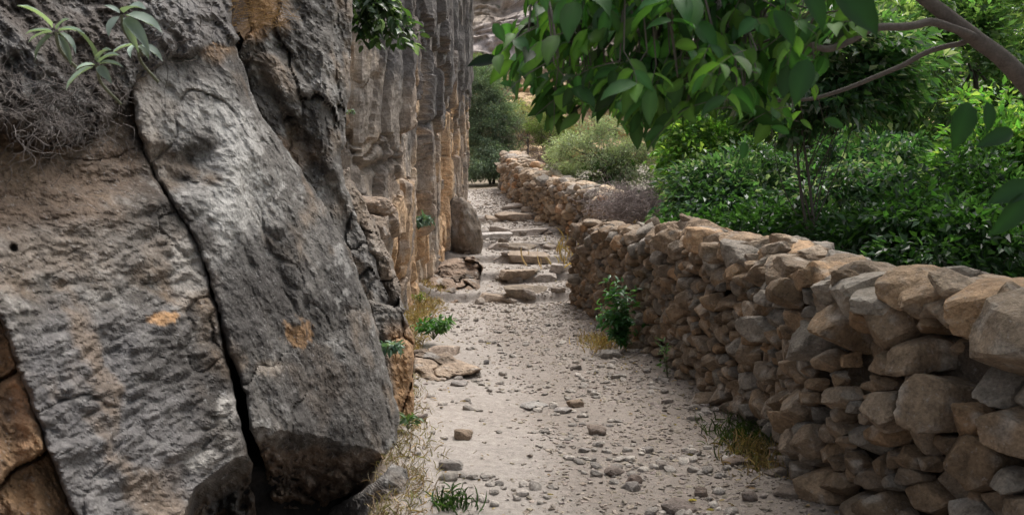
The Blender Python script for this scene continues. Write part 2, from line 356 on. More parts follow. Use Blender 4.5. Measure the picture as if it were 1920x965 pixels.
def colB(px,py,W):
    c = greyrock(px,py,W,.10,.02,4); n = fbm(W*5,3)
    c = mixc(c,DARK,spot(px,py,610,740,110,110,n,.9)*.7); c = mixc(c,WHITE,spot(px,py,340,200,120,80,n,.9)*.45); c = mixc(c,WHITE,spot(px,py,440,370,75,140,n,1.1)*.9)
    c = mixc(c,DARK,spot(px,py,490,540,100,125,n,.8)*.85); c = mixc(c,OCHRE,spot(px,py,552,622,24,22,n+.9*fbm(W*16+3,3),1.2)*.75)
    c = mixc(c,[.30,.25,.2],spot(px,py,505,690,30,18,n)*.6)
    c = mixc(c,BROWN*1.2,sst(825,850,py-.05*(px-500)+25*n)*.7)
    c = mixc(c,OCHRE,spot(px,py,400,60,45,60,n)*.5)
    return c
ridgeline = lambda px: np.interp(px,[440,475,590,720,760],[750,800,815,850,870])
def dA(px,py):
    Y = Fd(px,py)
    line = np.interp(px,[300,345,365,440,480],[1010,965,912,858,845]); Y = Y + np.clip(py-line,0,60)*.012*(px>250)*(1+.5*fbm(np.stack([px/25,py/25,px*0],-1),3))
    Y = Y + .14*sst(330,420,py)*sst(300,100,px)*0 + .10*sst(30,-30,py-np.interp(px,[0,80,200,330],[445,415,375,330]))     # ledge: upper part set back
    Y = Y + .05*fbm(np.stack([px/90-py/200,py/45+px/90,px*0+5],-1),4,ridge=True)
    hole = np.sqrt((px-25)**2+(py-465)**2); Y = Y + .08*sst(9,4,hole)
    Y = Y - .10*np.exp(-(((px-180)/170)**2+((py-640)/200)**2)) + .08*sst(950,1200,py)
    return Y
def dB(px,py):
    redge = np.interp(py,[100,230,310,390,470,560,640,720,850],[450,500,560,610,655,690,715,735,745])
    Y = Fd(px,py)-.02 + .15*np.clip((px-redge+90)/90,0,1)**2.2 + .02*fbm(np.stack([px/60,py/90,px*0+8],-1),4,ridge=True) + np.clip(py-ridgeline(px)+12*fbm(np.stack([px/30,py/80,px*0+3],-1),3),0,130)*.0045*(1+.7*fbm(np.stack([px/35,py/35,px*0],-1),3,ridge=True)) - .06*np.exp(-(((px-560)/110)**2+((py-640)/170)**2)) - .08*np.exp(-(((px-420)/80)**2+((py-350)/110)**2))
    Y = Y + .10*sst(0,40,py-np.interp(px,[260,330,420,500],[250,270,250,300]))*sst(120,60,py-np.interp(px,[260,330,420,500],[250,270,250,300]))*sst(440,380,px)
    return Y
relief('boulder',[(-300,60),(100,120),(236,190),(255,230),(275,300),(310,362),(335,400),(362,440),(388,510),(410,600),(422,660),(432,700),(452,800),(470,860),(478,960),(490,1260),(215,1260),(140,965),(108,890),(72,790),(0,600),(-300,150)],
    dA,colA,step=3,rpx=13,rm=.08,jit=6.5,seed=1,thick=1.2,amp=(.075,.017,.010),blocky=.03,bs=1.3,aniso=(.8,.8,1.7))
tag(bpy.data.objects['boulder'],'huge grey slab-faced rock left of the long dark crack with a small ochre spot','boulder')
o = relief('boulder',[(228,90),(300,70),(400,70),(446,90),(470,170),(500,230),(560,310),(610,390),(655,470),(690,560),(715,640),(735,720),(748,790),(745,850),(715,890),(672,915),(600,955),(530,950),(507,930),(494,880),(471,800),(461,740),(441,690),(425,650),(412,590),(388,505),(362,440),(335,400),(302,350),(269,290),(251,215),(240,150)],
    dB,colB,step=3,rpx=13,rm=.10,jit=6.5,seed=2,thick=1.3,amp=(.085,.022,.013),blocky=.035,bs=1.2)
tag(o,'dark lichen-stained boulder between the long crack and the vertical cliff, brown undercut foot','boulder')
def colC(px,py,W):
    c = greyrock(px,py,W,.04,.03,9); n=fbm(W*5,3); c = mixc(c,BROWN*1.3,spot(px,py,540,290,60,50,n)*.6); return mixc(c,OCHRE*.9,spot(px,py,470,20,70,60,n)*.85)
o = relief('boulder',[(446,100),(470,60),(430,-160),(655,-160),(662,60),(658,160),(640,290),(650,350),(672,420),(700,480),(728,560),(700,640),(650,520),(585,420),(530,340),(503,290),(482,225),(462,160)],
    lambda px,py: Fd(px,py)+.55+.25*sst(20,-20,(px-500)-(py-130)*.6)*sst(80,140,py)+ .3*np.clip((px-600)/60,0,1), colC,step=3.5,rpx=16,rm=.18,jit=6,seed=3,thick=1.5,amp=(.12,.06,.022),blocky=.10,bs=1.6)
tag(o,'upper grey rock behind the dark lichened boulder, under the dry straw ledge','boulder')
def colG(px,py,W):
    n=fbm(W*3,4); c=np.tile(np.array([.10,.085,.075]),(len(W),1)); c=mixc(c,[.17,.165,.16],sst(0,.4,n)); c = mixc(c,[.18,.17,.165],sst(280,330,px)*.7); return mixc(c,OCHRE,spot(px,py,405,105,30,25,n)*.8)
o = relief('overhanging_rock',[(-320,-220),(445,-220),(436,20),(445,80),(420,112),(330,120),(262,150),(235,215),(170,265),(90,280),(20,250),(-60,270),(-320,300)],
    lambda px,py: Fd(px,py)-.10-.10*np.exp(-((py-60)/90)**2)+.15*sst(250,420,px), colG,step=4,rpx=36,rm=.26,jit=10,seed=4,thick=1.5,amp=(.14,.08,.035))
tag(o,'dark earthy overhang at the upper left, carrying pale-leaved plants and dead roots','rock')
def colH(px,py,W):
    n=fbm(W*3+2,4); c=np.tile(np.array([.30,.185,.10]),(len(W),1)); c=mixc(c,[.13,.09,.065],sst(-.1,.35,n)); return mixc(c,[.36,.22,.13],spot(px,py,45,740,30,130,n)*.7)
o = relief('rock',[(-320,420),(-40,560),(8,605),(42,690),(84,800),(118,900),(150,980),(225,1260),(-320,1260)],
    lambda px,py: Fd(px,py)+.12+.10*sst(0,50,np.interp(py,[600,965],[20,90])-px), colH,step=3.5,rpx=12,rm=.08,jit=4,seed=5,thick=.8,amp=(.06,.04,.016),blocky=.10,bs=5.)
tag(o,'orange-brown broken rock in the lower left corner under the big grey slab','rock')
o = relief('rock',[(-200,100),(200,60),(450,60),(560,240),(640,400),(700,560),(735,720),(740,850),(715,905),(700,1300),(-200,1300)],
    lambda px,py: Fd(px,py)+.16+.2*sst(500,700,py)+.45*sst(850,930,py)+.9*sst(430,450,px)*sst(900,800,py), lambda px,py,W: mixc(np.tile(BROWN*.7,(len(W),1)),DARK*.5,sst(425,445,px)),M_cliff,step=8,rpx=30,rm=.2,jit=4,seed=9,thick=2.0)  # added backing rock; shade of crack and hollow painted in as near-black
tag(o,'added filler rock, darkened for shade behind the long crack and under the two boulders','rock')
# foot rock under the boulders
def colF(px,py,W): return mixc(greyrock(px,py,W,-.02,.0,13),BROWN,sst(0,.4,fbm(W*3,3))*.4)
o = relief('rock',[(505,975),(560,985),(660,930),(700,905),(735,868),(762,880),(775,930),(815,985),(830,1100),(500,1100)],
    lambda px,py: 4.75+(px-700)*.0030-(py-900)*.0030+1.2*sst(730,600,px), colF,step=3,rpx=16,rm=.15,jit=5,seed=6,thick=.8,amp=(.07,.045,.02))
tag(o,'low grey rock at the bottom edge, below the dark boulder','rock')
# orange-sided block standing proud at the path edge
def colE(px,py,W):
    n=fbm(W*4,3); c=greyrock(px,py,W,-.05,.0,21); c = mixc(c,OCHRE*1.05,sst(712,745,px+20*n)*sst(590,640,py)*.8); return mixc(c,TAN*.9,sst(600,500,py)*.5)
o = relief('rock',[(690,560),(720,570),(750,578),(764,600),(778,640),(776,700),(775,770),(768,832),(752,838),(742,780),(720,700),(700,640)],
    lambda px,py: 6.5+.25*sst(720,775,px)-(py-600)*.0016, colE,step=2.5,rpx=9,rm=.12,jit=4,seed=7,thick=.9,amp=(.09,.05,.02),blocky=.12,bs=3.5)
tag(o,'tall narrow block with an orange broken side, at the path edge beside the dark boulder','rock')
o = relief('rock',[(590,350),(650,310),(690,400),(722,455),(745,520),(757,575),(752,612),(700,640),(660,560),(630,480),(600,430)],
    lambda px,py: 7.2+(px-650)*.002+.3*fbm(np.stack([px/40,py/50,px*0+2],-1),2), colE,step=3,rpx=14,rm=.3,jit=8,seed=8,thick=1.6,amp=(.16,.08,.03),blocky=.2,bs=2.6)
tag(o,'jumbled grey rock wedged behind the dark boulder, above the orange-sided block','rock')
# ------------------------------------------------------------------ cliff of upright slabs along the path
plan = np.array([(-7,8.6),(-4,9.0),(-2.35,9.3),(-2.12,9.6),(-1.98,10.0),(-2.1,10.2),(-1.78,10.3),(-1.55,10.9),(-1.52,11.5),(-1.74,11.7),(-1.5,11.9),(-1.45,13.5),(-1.68,13.7),(-1.5,14.0),(-1.42,16.6),(-1.62,16.8),(-1.45,17.1),(-1.4,20.0),(-1.57,20.2),(-1.42,20.5),(-1.37,24),(-1.52,24.2),(-1.42,24.5),(-1.43,26.6),(-1.7,27.4),(-3,28.6),(-7,30.5)],float)
seg = np.linalg.norm(np.diff(plan,axis=0),axis=1); cs = np.concatenate([[0],np.cumsum(seg)])
us = np.arange(0,cs[-1],.032); uz = np.concatenate([np.arange(-.4,5,.038),np.arange(5,9.5,.12)])
ux = np.interp(us,cs,plan[:,0]); uy = np.interp(us,cs,plan[:,1])
tn = np.stack([np.gradient(ux),np.gradient(uy)],-1); tn /= np.linalg.norm(tn,axis=1)[:,None]; nrm = np.stack([tn[:,1],-tn[:,0]],-1)
U,Z = np.meshgrid(np.arange(len(us)),uz); PXx=ux[U]; PYy=uy[U]; NX=nrm[U,0]; NY=nrm[U,1]; gz = groundz(PXx,PYy,False)*0+.136*np.clip(PYy-14.7,0,20)
P = np.stack([PXx,PYy,Z],-1)
crk = 2.55+.3*np.round(fbm(np.stack([PYy*.35,PYy*0,PYy*0],-1),1)*3)+(PYy-11.5)*.145
d = .07*fbm(P*np.array([1,1.,.8]),3)+.028*fbm(P*np.array([2,2,1.2])+5,4)+.035*fbm(P*np.array([6,6,2.0])+8,4,ridge=True)+.012*fbm(P*18,3)
d += .07*sst(-.08,.08,Z-crk-.15*fbm(P*2,2)) - .12*np.exp(-((Z-crk-.15*fbm(P*2,2))/.05)**2)
wq = fbm(P*np.array([1.1,1.1,.4])+33,3)
SS = np.interp(U,np.arange(len(us)),us)
rv,ed = cells(SS*1.0+wq*.4, Z*.45+wq*.8, 5); rv2,ed2 = cells(SS*2.3+wq*.6, Z*1.1+wq*1.5+9, 17)
d += .34*(rv-.5) - .12*np.exp(-(ed/.03)**2) + .20*(rv2-.5) - .06*np.exp(-(ed2/.04)**2) + .02*fbm(P*9,4,gain=.65)
d -= .25*sst(1.2,0,Z-gz)*sst(13,12,PYy)
d += .22*np.exp(-(((PYy-10.2)/.5)**2+((Z-1.45)/.22)**2))
NXs=NX;   P2 = np.stack([PXx+NXs*d, PYy+NY*d, Z],-1)
V = P2.reshape(-1,3); a,b = U.shape; i=(np.arange(a-1)[:,None]*b+np.arange(b-1)[None]); F=np.stack([i,i+1,i+b+1,i+b],-1).reshape(-1,4)
# closed top running back from the face
top = P2[-1]; bk = top+np.array([-6,0,.5]); nV=len(V); V=np.concatenate([V,bk]); j=np.arange(b-1); F=np.concatenate([F,np.stack([(a-1)*b+j,(a-1)*b+j+1,nV+j+1,nV+j],-1)])
zz=V[:,2]; n=fbm(V*np.array([2.5,2.5,1.0]),5,gain=.6); m=fbm(V*np.array([3,3,1])+11,4)
ck = np.where(V[:,1]<12.2,3.5,2.95+(V[:,1]-12.5)*.125)
rvv=np.concatenate([rv.ravel(),rv[-1]]); rvw=np.concatenate([rv2.ravel(),rv2[-1]]); c = np.tile(np.array([.58,.47,.36]),(len(V),1)); c = mixc(c,[.58,.37,.20],sst(.25,.8,rvw+.7*n)*.8); c = mixc(c,[.25,.225,.205],sst(.65,.85,rvv+.5*m)*.7); c = mixc(c,[.15,.14,.135],sst(.0,.55,(zz-ck)+.9*m+1.3*(rvv-.5))*.9); c = mixc(c,[.17,.155,.14],sst(.15,.3,m+.4*n)*.6); c=mixc(c,WHITE*.9,sst(.3,.5,fbm(V*5,3))*.4)
tag(mk('cliff',V,F,M_cliff,col=c,smooth=False,base=(-3,18,0)),'tall cliff of upright tan and dark grey slabs running along the left of the path','cliff')
def boulder(name,label,px,py,wpx,hpx,Y,col,depth=.5,seed=0,cat='rock',sub=4,rough=.06,rot=(0,0,0),group=None,cuts=8,p=10,mat=None):
    c = PX(px,py,Y); hw=wpx/2/FPX*Y; hh=hpx/2/FPX*Y
    v,f = rock_shape(sub,(hw,depth/2,hh),cuts,p,rough,seed); v = v@rotm(*rot).T + c
    cc = np.array(col) if np.ndim(col)==1 else col
    n = fbm(v*6+seed,3); m = fbm(v*14+seed,2); cols = cc[None]*(1+.45*n[:,None]); cols = mixc(cols,WHITE*.9,sst(.15,.5,m)*.45)
    return tag(mk(name,v,f,mat or M_stone,col=cols,smooth=False),label,cat,group)
boulder('boulder','rounded dark grey boulder leaning against the foot of the cliff beside the steps',864,430,80,116,19.0,[.17,.135,.105],.9,11,cat='boulder',rough=.16,p=14,cuts=11)
def colK(c0_):
    def f(px,py,W): return mixc(mixc(np.tile(np.array(c0_),(len(W),1)),np.array(c0_)*.45,sst(0,.25,fbm(W*2.2,4))),WHITE,sst(.15,.4,fbm(W*6,4))*.5)
    return f
o=relief('rock',[(792,560),(800,520),(822,492),(850,482),(888,480),(906,500),(900,530),(902,548),(872,560),(850,585),(795,590),(780,580)],lambda px,py:14.6+(590-py)*.016+(px-800)*.004,colK((.26,.19,.14)),M_cliff,step=2,rpx=10,rm=.4,jit=4,seed=31,thick=2.0,amp=(.16,.05,.02),blocky=.4,bs=1.4)
tag(o,'broken brown and grey rock under the round dark boulder at the cliff foot','rock')
o=relief('rock',[(772,655),(790,652),(815,660),(838,656),(856,672),(880,682),(903,690),(884,702),(850,706),(832,716),(775,720)],lambda px,py:8.15+(720-py)*.011,colK((.38,.29,.215)),M_cliff,step=1.8,rpx=7,rm=.15,jit=3,seed=33,thick=.6,amp=(.06,.03,.012),blocky=.09,bs=3)
tag(o,'flat tan rock with a pointed end reaching into the path','rock')
boulder('rock','pale low stone behind the flat pointed rock, beside the green weed',828,662,60,30,9.9,[.42,.33,.26],.35,14)
boulder('rock','rounded tan knob of rock stuck out from the cliff above the dark boulder',700,388,66,40,9.0,[.32,.24,.18],.45,15,rough=.2,p=8)
boulder('rock','smaller tan knob of rock just below the other knob on the cliff',706,425,46,44,8.9,[.28,.22,.17],.4,16,rough=.2,p=8)
boulder('rock','block of grey rock at the cliff foot over the orange-sided block',752,632,26,60,7.2,[.28,.24,.2],.35,17)
# ------------------------------------------------------------------ dry stone walls
def drywall(name, label, pts, thick, size, seed, subs, ncap, tint, group='dry stone walls beside the path'):
    r = np.random.default_rng(seed)
    pts = np.array(pts,float); seg = np.linalg.norm(np.diff(pts[:,:2],axis=0),axis=1); cs = np.concatenate([[0],np.cumsum(seg)]); L = cs[-1]
    f = lambda s,k: np.interp(s,cs,pts[:,k])
    def frame(s):
        e=.25; a=np.stack([f(s-e,0),f(s-e,1)],-1); b=np.stack([f(s+e,0),f(s+e,1)],-1); t=b-a; t/=np.linalg.norm(t,axis=-1,keepdims=True)+1e-9
        return t, np.stack([-t[...,1],t[...,0]],-1)      # normal to the path side
    def mapp(s,h,w):
        ss = np.clip(s,0,L); t,n = frame(ss); ex = s-ss
        x = f(ss,0)+n[...,0]*w+t[...,0]*ex; y = f(ss,1)+n[...,1]*w+t[...,1]*ex
        return np.stack([x,y,f(ss,2)+h],-1)
    root = empty(name, mapp(np.array(L/2),np.array(0.),np.array(-thick/2)), label, 'stone wall', group)
    # dark rubble core
    S = np.arange(0,L+.01,.15); rows=[]
    prof = [(-.17,-.15),(-.17,.5),(-.17,1.),(-.3,1.02),(-thick+.1,1.02),(-thick+.05,.5),(-thick,-.15)]
    for w_,hf in prof: rows.append(mapp(S, np.where(hf>0, (f(S,3)-.16)*hf, hf), np.full(len(S),w_)))
    G = np.stack(rows,0); G = G + .05*fbm(G*5,2)[...,None]; a,b=G.shape[:2]; i=(np.arange(a-1)[:,None]*b+np.arange(b-1)[None])
    F=np.stack([i,i+1,i+b+1,i+b],-1).reshape(-1,4); caps=[np.array([[k*b for k in range(a)]]),np.array([[k*b+b-1 for k in range(a)][::-1]])]
    mk('rubble_core',G.reshape(-1,3),[F]+caps,M_stone,root,col=np.array([.10,.075,.055]))
    # stone centres: dart throwing, big first
    ST=1.22; pc=[]; pr=[]
    for mul,tries in ((1.55,int(L*26)),(1.2,int(L*50)),(.92,int(L*110)),(.7,int(L*170)),(.5,int(L*200))):
        for _ in range(tries):
            s=r.uniform(-.1,L+.05); h=r.uniform(-.12,f(s,3)-.04); rr=size(s,h,f(np.clip(s,0,L),1))*mul*r.uniform(.85,1.15)
            q=np.array([s,h*ST])
            if pc:
                dd=np.linalg.norm(np.array(pc)-q,axis=1)
                if (dd < (np.array(pr)+rr)*.86).any(): continue
            pc.append(q); pr.append(rr)
    pc=np.array(pc); pr=np.array(pr); items=[]
    for k in range(len(pc)):
        dd=pc-pc[k]; ds=np.linalg.norm(dd,axis=1); nb=[j for j in np.argsort(ds)[1:18] if ds[j]<.95]
        Ns=[]; D=[]
        for j in nb:
            n2=dd[j]/ds[j]; Ns.append([n2[0],n2[1],r.normal(0,.12)]); D.append(ds[j]*pr[k]/(pr[k]+pr[j])*.99)
        R0=pr[k]; fr=R0*r.uniform(.8,1.25)
        Ns.append([r.normal(0,.4),r.normal(.1,.42),1]); D.append(fr); Ns.append([0,0,-1]); D.append(R0*1.3)
        for q in range(7):
            v=r.normal(size=3); v[2]=abs(v[2])*.8; Ns.append(v); D.append(R0*r.uniform(.70,1.15))
        for sx in (1,-1): Ns.append([sx,r.normal(0,.2),0]); D.append(R0*1.5)
        for sx in (1,-1): Ns.append([r.normal(0,.2),sx,0]); D.append(R0*1.25)
        Ns=np.array(Ns,float); Ns/=np.linalg.norm(Ns,axis=1)[:,None]; D=np.array(D)
        y_=f(np.clip(pc[k][0],0,L),1); sub=subs(y_,R0); Dr,F=ICO[sub]
        th=r.normal(0,.25)
        rad=blob_r(Dr,Ns,D,r.uniform(30,80)); v=Dr*rad[:,None]; o=r.uniform(0,99,3)
        v=v*(1+.05*fbm(v/R0*.9+o,2)+.055*fbm(v/R0*2.2+o,5,gain=.62))[:,None]
        W=mapp(pc[k][0]+v[:,0], (pc[k][1]+v[:,1])/ST, v[:,2]-R0*.72+r.normal(0,.05)*R0/.1+ .03*r.random())
        items.append((R0/y_,W,F,R0))
    for k in range(ncap[0]):   # loose stones bedded on the top
        s=r.uniform(-.05,L+.05); y_=f(np.clip(s,0,L),1); R0=size(s,1.3,y_)*r.uniform(.7,1.4)*ncap[1]*(1+.35*np.exp(-((y_-8.3)/1.3)**2))
        h=f(np.clip(s,0,L),3)-.03+abs(r.normal(0,.04)); w_=-r.uniform(.06,thick-.05)
        v,F=rock_shape(subs(y_,R0*1.3),(R0*1.3,R0*1.0,R0*r.uniform(.42,.75)),11,45,.09,seed=int(r.integers(1e6)))
        v=v@rotm(r.normal(0,.24),r.normal(0,.24),r.normal(0,.8)).T
        W=mapp(s+v[:,0],h+v[:,2],w_+v[:,1]); items.append((R0*1.35/y_,W,F,-R0))
    def scol(cap):
        u=r.random(); c=tint[0]*(1-u)+tint[1]*u
        if r.random()<.2: c=tint[2]
        if r.random()<.07: c=tint[3]
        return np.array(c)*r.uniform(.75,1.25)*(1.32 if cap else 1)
    items.sort(key=lambda t:-t[0]); rest=Acc(); nf=nc=0
    for key,W,F,R0 in items:
        cap=R0<0; c=scol(cap); n=fbm(W*7,3); cc=c[None]*(1+.5*n[:,None]); cc=mixc(cc,np.array([.40,.37,.33]),sst(.12,.5,fbm(W*10+50,2))*.5)
        if (nc<100 if cap else nf<100):
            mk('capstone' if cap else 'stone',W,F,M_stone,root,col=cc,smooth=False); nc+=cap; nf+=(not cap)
        else: rest.add(W,F,cc)
    if rest.n: tag(rest.build('small_stones',M_stone,root,smooth=False),kind='stuff')
    print(name,len(items),nf,nc); return root,mapp
TINT=[np.array([.205,.140,.086]),np.array([.205,.160,.118]),np.array([.185,.16,.132]),np.array([.26,.17,.10])]
szn=lambda s,h,y: .065+.030*float(sst(6.0,3.2,y))+.020*float(sst(.75,1.2,h))
near_wall,mapN=drywall('dry_stone_wall','long near wall of stacked tan and grey stones along the right of the path',
  [(2.95,2.2,0,1.15),(2.02,3.5,0,1.16),(1.77,4.2,0,1.17),(1.62,4.9,0,1.18),(1.74,6.4,0,1.25),(1.60,7.8,0,1.28),(1.55,9,0,1.29),(1.45,10,0,1.29),(1.2,12.5,0,1.28),(.98,14.7,0,1.27)],
  .6,szn,21,lambda y,R0: 4 if y<6.5 or R0*8>y*.16 else 3,(230,1.12),TINT)
fz=lambda y: float(.136*(y-14.7))-.03
TF=[np.array([.36,.265,.18]),np.array([.34,.28,.22]),np.array([.28,.245,.21]),np.array([.42,.26,.155])]
far_wall,mapF=drywall('dry_stone_wall','far low wall of pale stones climbing beside the steps and ending by the bushes',
  [(2.7,17.6,fz(18.2),1.2),(2.1,18.8,fz(18.8),1.22),(1.2,21.8,fz(21.8),1.2),(.67,24.1,fz(24.1),1.16),(.13,26.8,fz(26.8),1.16),(-.33,30.9,fz(30.9),1.25),(-.34,31.6,fz(31.6),1.22)],
  .75,lambda s,h,y:.105,22,lambda y,R0:2,(120,1.2),TF)
# ------------------------------------------------------------------ step stones and loose path stones
SL=[.40,.35,.31]; ST_=[.33,.26,.20]
steps=[(925,568,56,20,15.2,'lichened low stone at the left end of the lowest step',ST_),(982,563,62,24,15.2,'brown rounded stone at the right end of the lowest step',[.26,.21,.16]),
(968,527,52,16,16.8,'oblong brown stone on the second step up',ST_),(1020,520,44,24,16.7,'pale tilted slab beside the wall on the second step',SL),(1050,512,30,14,17.0,'small stone against the wall beside the pale tilted slab',SL),
(995,491,62,15,18.5,'long grey-brown kerb stone of the third step',ST_),
(975,467,60,14,20.1,'cracked brown stone of the fourth step',[.28,.23,.18]),(935,472,34,16,20.0,'rough stone left of the cracked one on the fourth step',SL),
(920,455,60,24,20.9,'wide pale slab on the left of the steps, before the dark round boulder',[.50,.46,.43]),
(985,442,60,14,21.9,'light flat stone of the fifth step',SL),(940,440,40,12,22.0,'light stone left of centre on the fifth step',SL),
(900,424,22,16,23.6,'small pale block on the left of the top steps',SL),(925,424,28,13,24.1,'brown stone left in the sixth step',ST_),(962,419,56,13,24.2,'long brown stone of the sixth step',ST_),(1000,410,36,12,24.9,'grey stone by the wall on the sixth step',SL),
(975,403,50,9,26.0,'thin top step stone across the path below the bend',SL)]
for k,(x,y,w_,h_,Y,lab,cl) in enumerate(steps):
    p=PX(x,y,Y); z=float(groundz(p[0],Y,False)); hw=w_/2/FPX*Y*1.15
    v,f=rock_shape(4,(hw,.17+.1*(w_>50)*(h_<20)+.2*(k==8),random.uniform(.09,.12)),6,45,.07,seed=300+k); v=v@rotm(random.gauss(0,.05),random.gauss(0,.08),random.gauss(0,.15)).T+[p[0],Y+.05,z+.03]
    n=fbm(v*6,3); tag(mk('step_stone',v,f,M_stone,col=.98*np.array(cl)[None]*(1+.4*n[:,None]),smooth=False),lab,'step stone','stones edging the steps')
for k in range(30):
    s_=STEPS[k%6]; f_=(.1,.3,.5,.7,.9)[k//6]+rng.uniform(-.06,.06); x=leftx(s_)+.3+(nearx(s_)-leftx(s_)-.45)*f_; labf='small filler stone '+('at the left end','left of the middle','in the middle','right of the middle','at the wall end')[k//6]+' of the '+('lowest','second','third','fourth','fifth','sixth')[k%6]+' step'; y=s_+rng.normal(.0,.12)-.3*0; hw=rng.uniform(.06,.17)
    v,f=rock_shape(3,(hw,hw*.8,hw*.5),9,24,.12,seed=700+k); v=v@rotm(rng.normal(0,.2),rng.normal(0,.2),rng.uniform(0,6)).T+[x,y,float(groundz(x,y,False))+.02]
    n=fbm(v*6,3); tag(mk('step_stone',v,f,M_stone,col=np.array([.26,.22,.185])[None]*(1+.4*n[:,None]),smooth=False),labf,'step stone','small filler stones along the steps')
loose=[(1078,763,28,18,[.34,.25,.18],'small tan cube-like stone in the middle of the path'),(1145,668,40,26,[.38,.35,.31],'pale rounded stone at the foot of the wall below the green plant'),
(1120,815,34,20,[.27,.21,.17],'brown angular stone low in the middle of the path'),(868,828,32,24,[.38,.28,.2],'orange-tan pointed stone on the straw at the left path edge'),
(845,880,44,26,[.42,.38,.34],'pale flat stone in the straw beside the lower left rock'),(1190,905,30,24,[.24,.18,.15],'dark brown stone near the lower middle of the path'),
(1150,888,44,16,[.25,.2,.17],'flat brown stone just left of the dark brown one'),(1186,918,26,20,[.36,.32,.29],'pale stone below the dark brown one'),
(1080,693,22,14,[.25,.21,.18],'small dark stone on the path right of the flat pointed rock'),(1000,765,50,10,[.45,.42,.39],'flush pale slab nearly level with the trodden dust'),
(1055,774,30,10,[.42,.38,.35],'thin flat stone left of the tan cube-like stone'),(1300,790,26,14,[.35,.3,.26],'flat stone near the foot of the wall, right of the path'),
(1315,935,26,20,[.2,.15,.12],'dark stone at the bottom edge right of the path middle'),(1275,958,60,26,[.26,.21,.18],'long brown stone cut by the bottom edge'),
(1405,950,30,20,[.24,.19,.16],'brown stone at the bottom edge nearest the wall'),(1380,880,50,18,[.24,.18,.14],'flat dark stone just below the weeds at the wall foot'),
(1250,760,22,12,[.36,.31,.27],'small pale chip of rock on the shaded side of the path'),(1350,765,26,16,[.33,.27,.22],'pale tan rock beside the wall foot'),
(860,722,30,12,[.40,.36,.33],'flat pale stone in front of the flat pointed rock'),(912,682,14,9,[.18,.16,.15],'little dark stone off the tip of the flat pointed rock'),
(1160,710,30,12,[.38,.34,.3],'flat grey stone below the pale rounded one'),(1110,740,20,10,[.36,.32,.29],'small grey stone upper middle of the path'),
(840,905,34,20,[.40,.36,.31],'rounded pale stone low in the straw strip'),(790,800,24,16,[.36,.3,.26],'small stone by the orange-sided block'),
(1215,850,22,14,[.35,.31,.28],'grey stone in the rubbly right half of the path'),(1240,880,28,16,[.33,.28,.24],'grey-brown stone low in the rubbly right half'),
(1095,850,24,10,[.40,.36,.33],'thin pale stone left of the rubbly half'),(1480,945,50,26,[.25,.2,.16],'stone fallen at the wall foot near the bottom edge'),
(1455,905,40,22,[.3,.24,.19],'tan stone leaning at the wall foot beside the dry grass'),(1500,880,44,30,[.24,.18,.14],'reddish brown stone at the wall foot right of the weeds')]
for k,(x,y,w_,h_,cl,lab) in enumerate(loose):
    Y=1.6/((y+h_*.3-390)/FPX); p=PX(x,y,Y); hw=w_/2/FPX*Y; hh=h_/2/FPX*Y; z=float(groundz(p[0],Y))
    v,f=rock_shape(3,(hw,hw*random.uniform(.7,1),hh*.9),8,45,.06,seed=500+k); v=v@rotm(random.gauss(0,.08),random.gauss(0,.1),random.gauss(0,.6)).T+[p[0],Y,z+hh*.45]
    n=fbm(v*20,3); tag(mk('loose_stone',v,f,M_stone,col=.68*np.array(cl)[None]*(1+.4*n[:,None]),smooth=False),lab,'stone','loose stones on the path')
A_=[]
for k in range(420):
    y=3.9*(24/3.9)**rng.random(); x=(nearx(y)-abs(rng.normal(0,.35))) if rng.random()<.6 else (leftx(y)+abs(rng.normal(0,.4))); A_.append([x,y,float(groundz(x,y))+.008])
A_=np.array(A_); n=len(A_); th=rng.uniform(0,6.3,n)
v,f,c=leaves(A_,np.stack([np.cos(th),np.sin(th),rng.normal(0,.2,n)],-1),np.array([0,0,1.])+rng.normal(0,.4,(n,3)),rng.uniform(.02,.06,n),rng.uniform(.01,.03,n),colvar((.24,.17,.10),n,.35,(.40,.30,.14),.25),LEAF_L,rng.uniform(-.4,.6,n))
tag(mk('leaf_litter',v,f,M_dry,col=c),kind='stuff')
# smaller rubble: countless fist-sized chips on the right half
acc=Acc()
k=0
while k<1500:
    y=3.9*(30/3.9)**rng.random(); lx,rx=leftx(y)-.1,nearx(y)+.02; cc=rng.beta(1.3,1.1) if rng.random()<.25 else rng.beta(3.2,1.7); x=lx+(rx-lx)*cc
    if rng.random()>sst(-.25,.35,float(fbm(np.array([[x*1.6,y*1.3,7.]]),2)[0])): continue
    k+=1
    s=.010+.024*rng.random()**2.6; s*=(1+.045*y); v,f=rock_shape(2,(s,s*.8,s*.5),8,24,.09,seed=4000+k); v=v@rotm(rng.normal(0,.25),rng.normal(0,.25),rng.uniform(0,6.3)).T+[x,y,float(groundz(x,y))+s*.2]
    acc.add(v,f,np.array([.34,.305,.27])*rng.uniform(.7,1.3))
tag(acc.build('rubble',M_stone,smooth=False),kind='stuff')
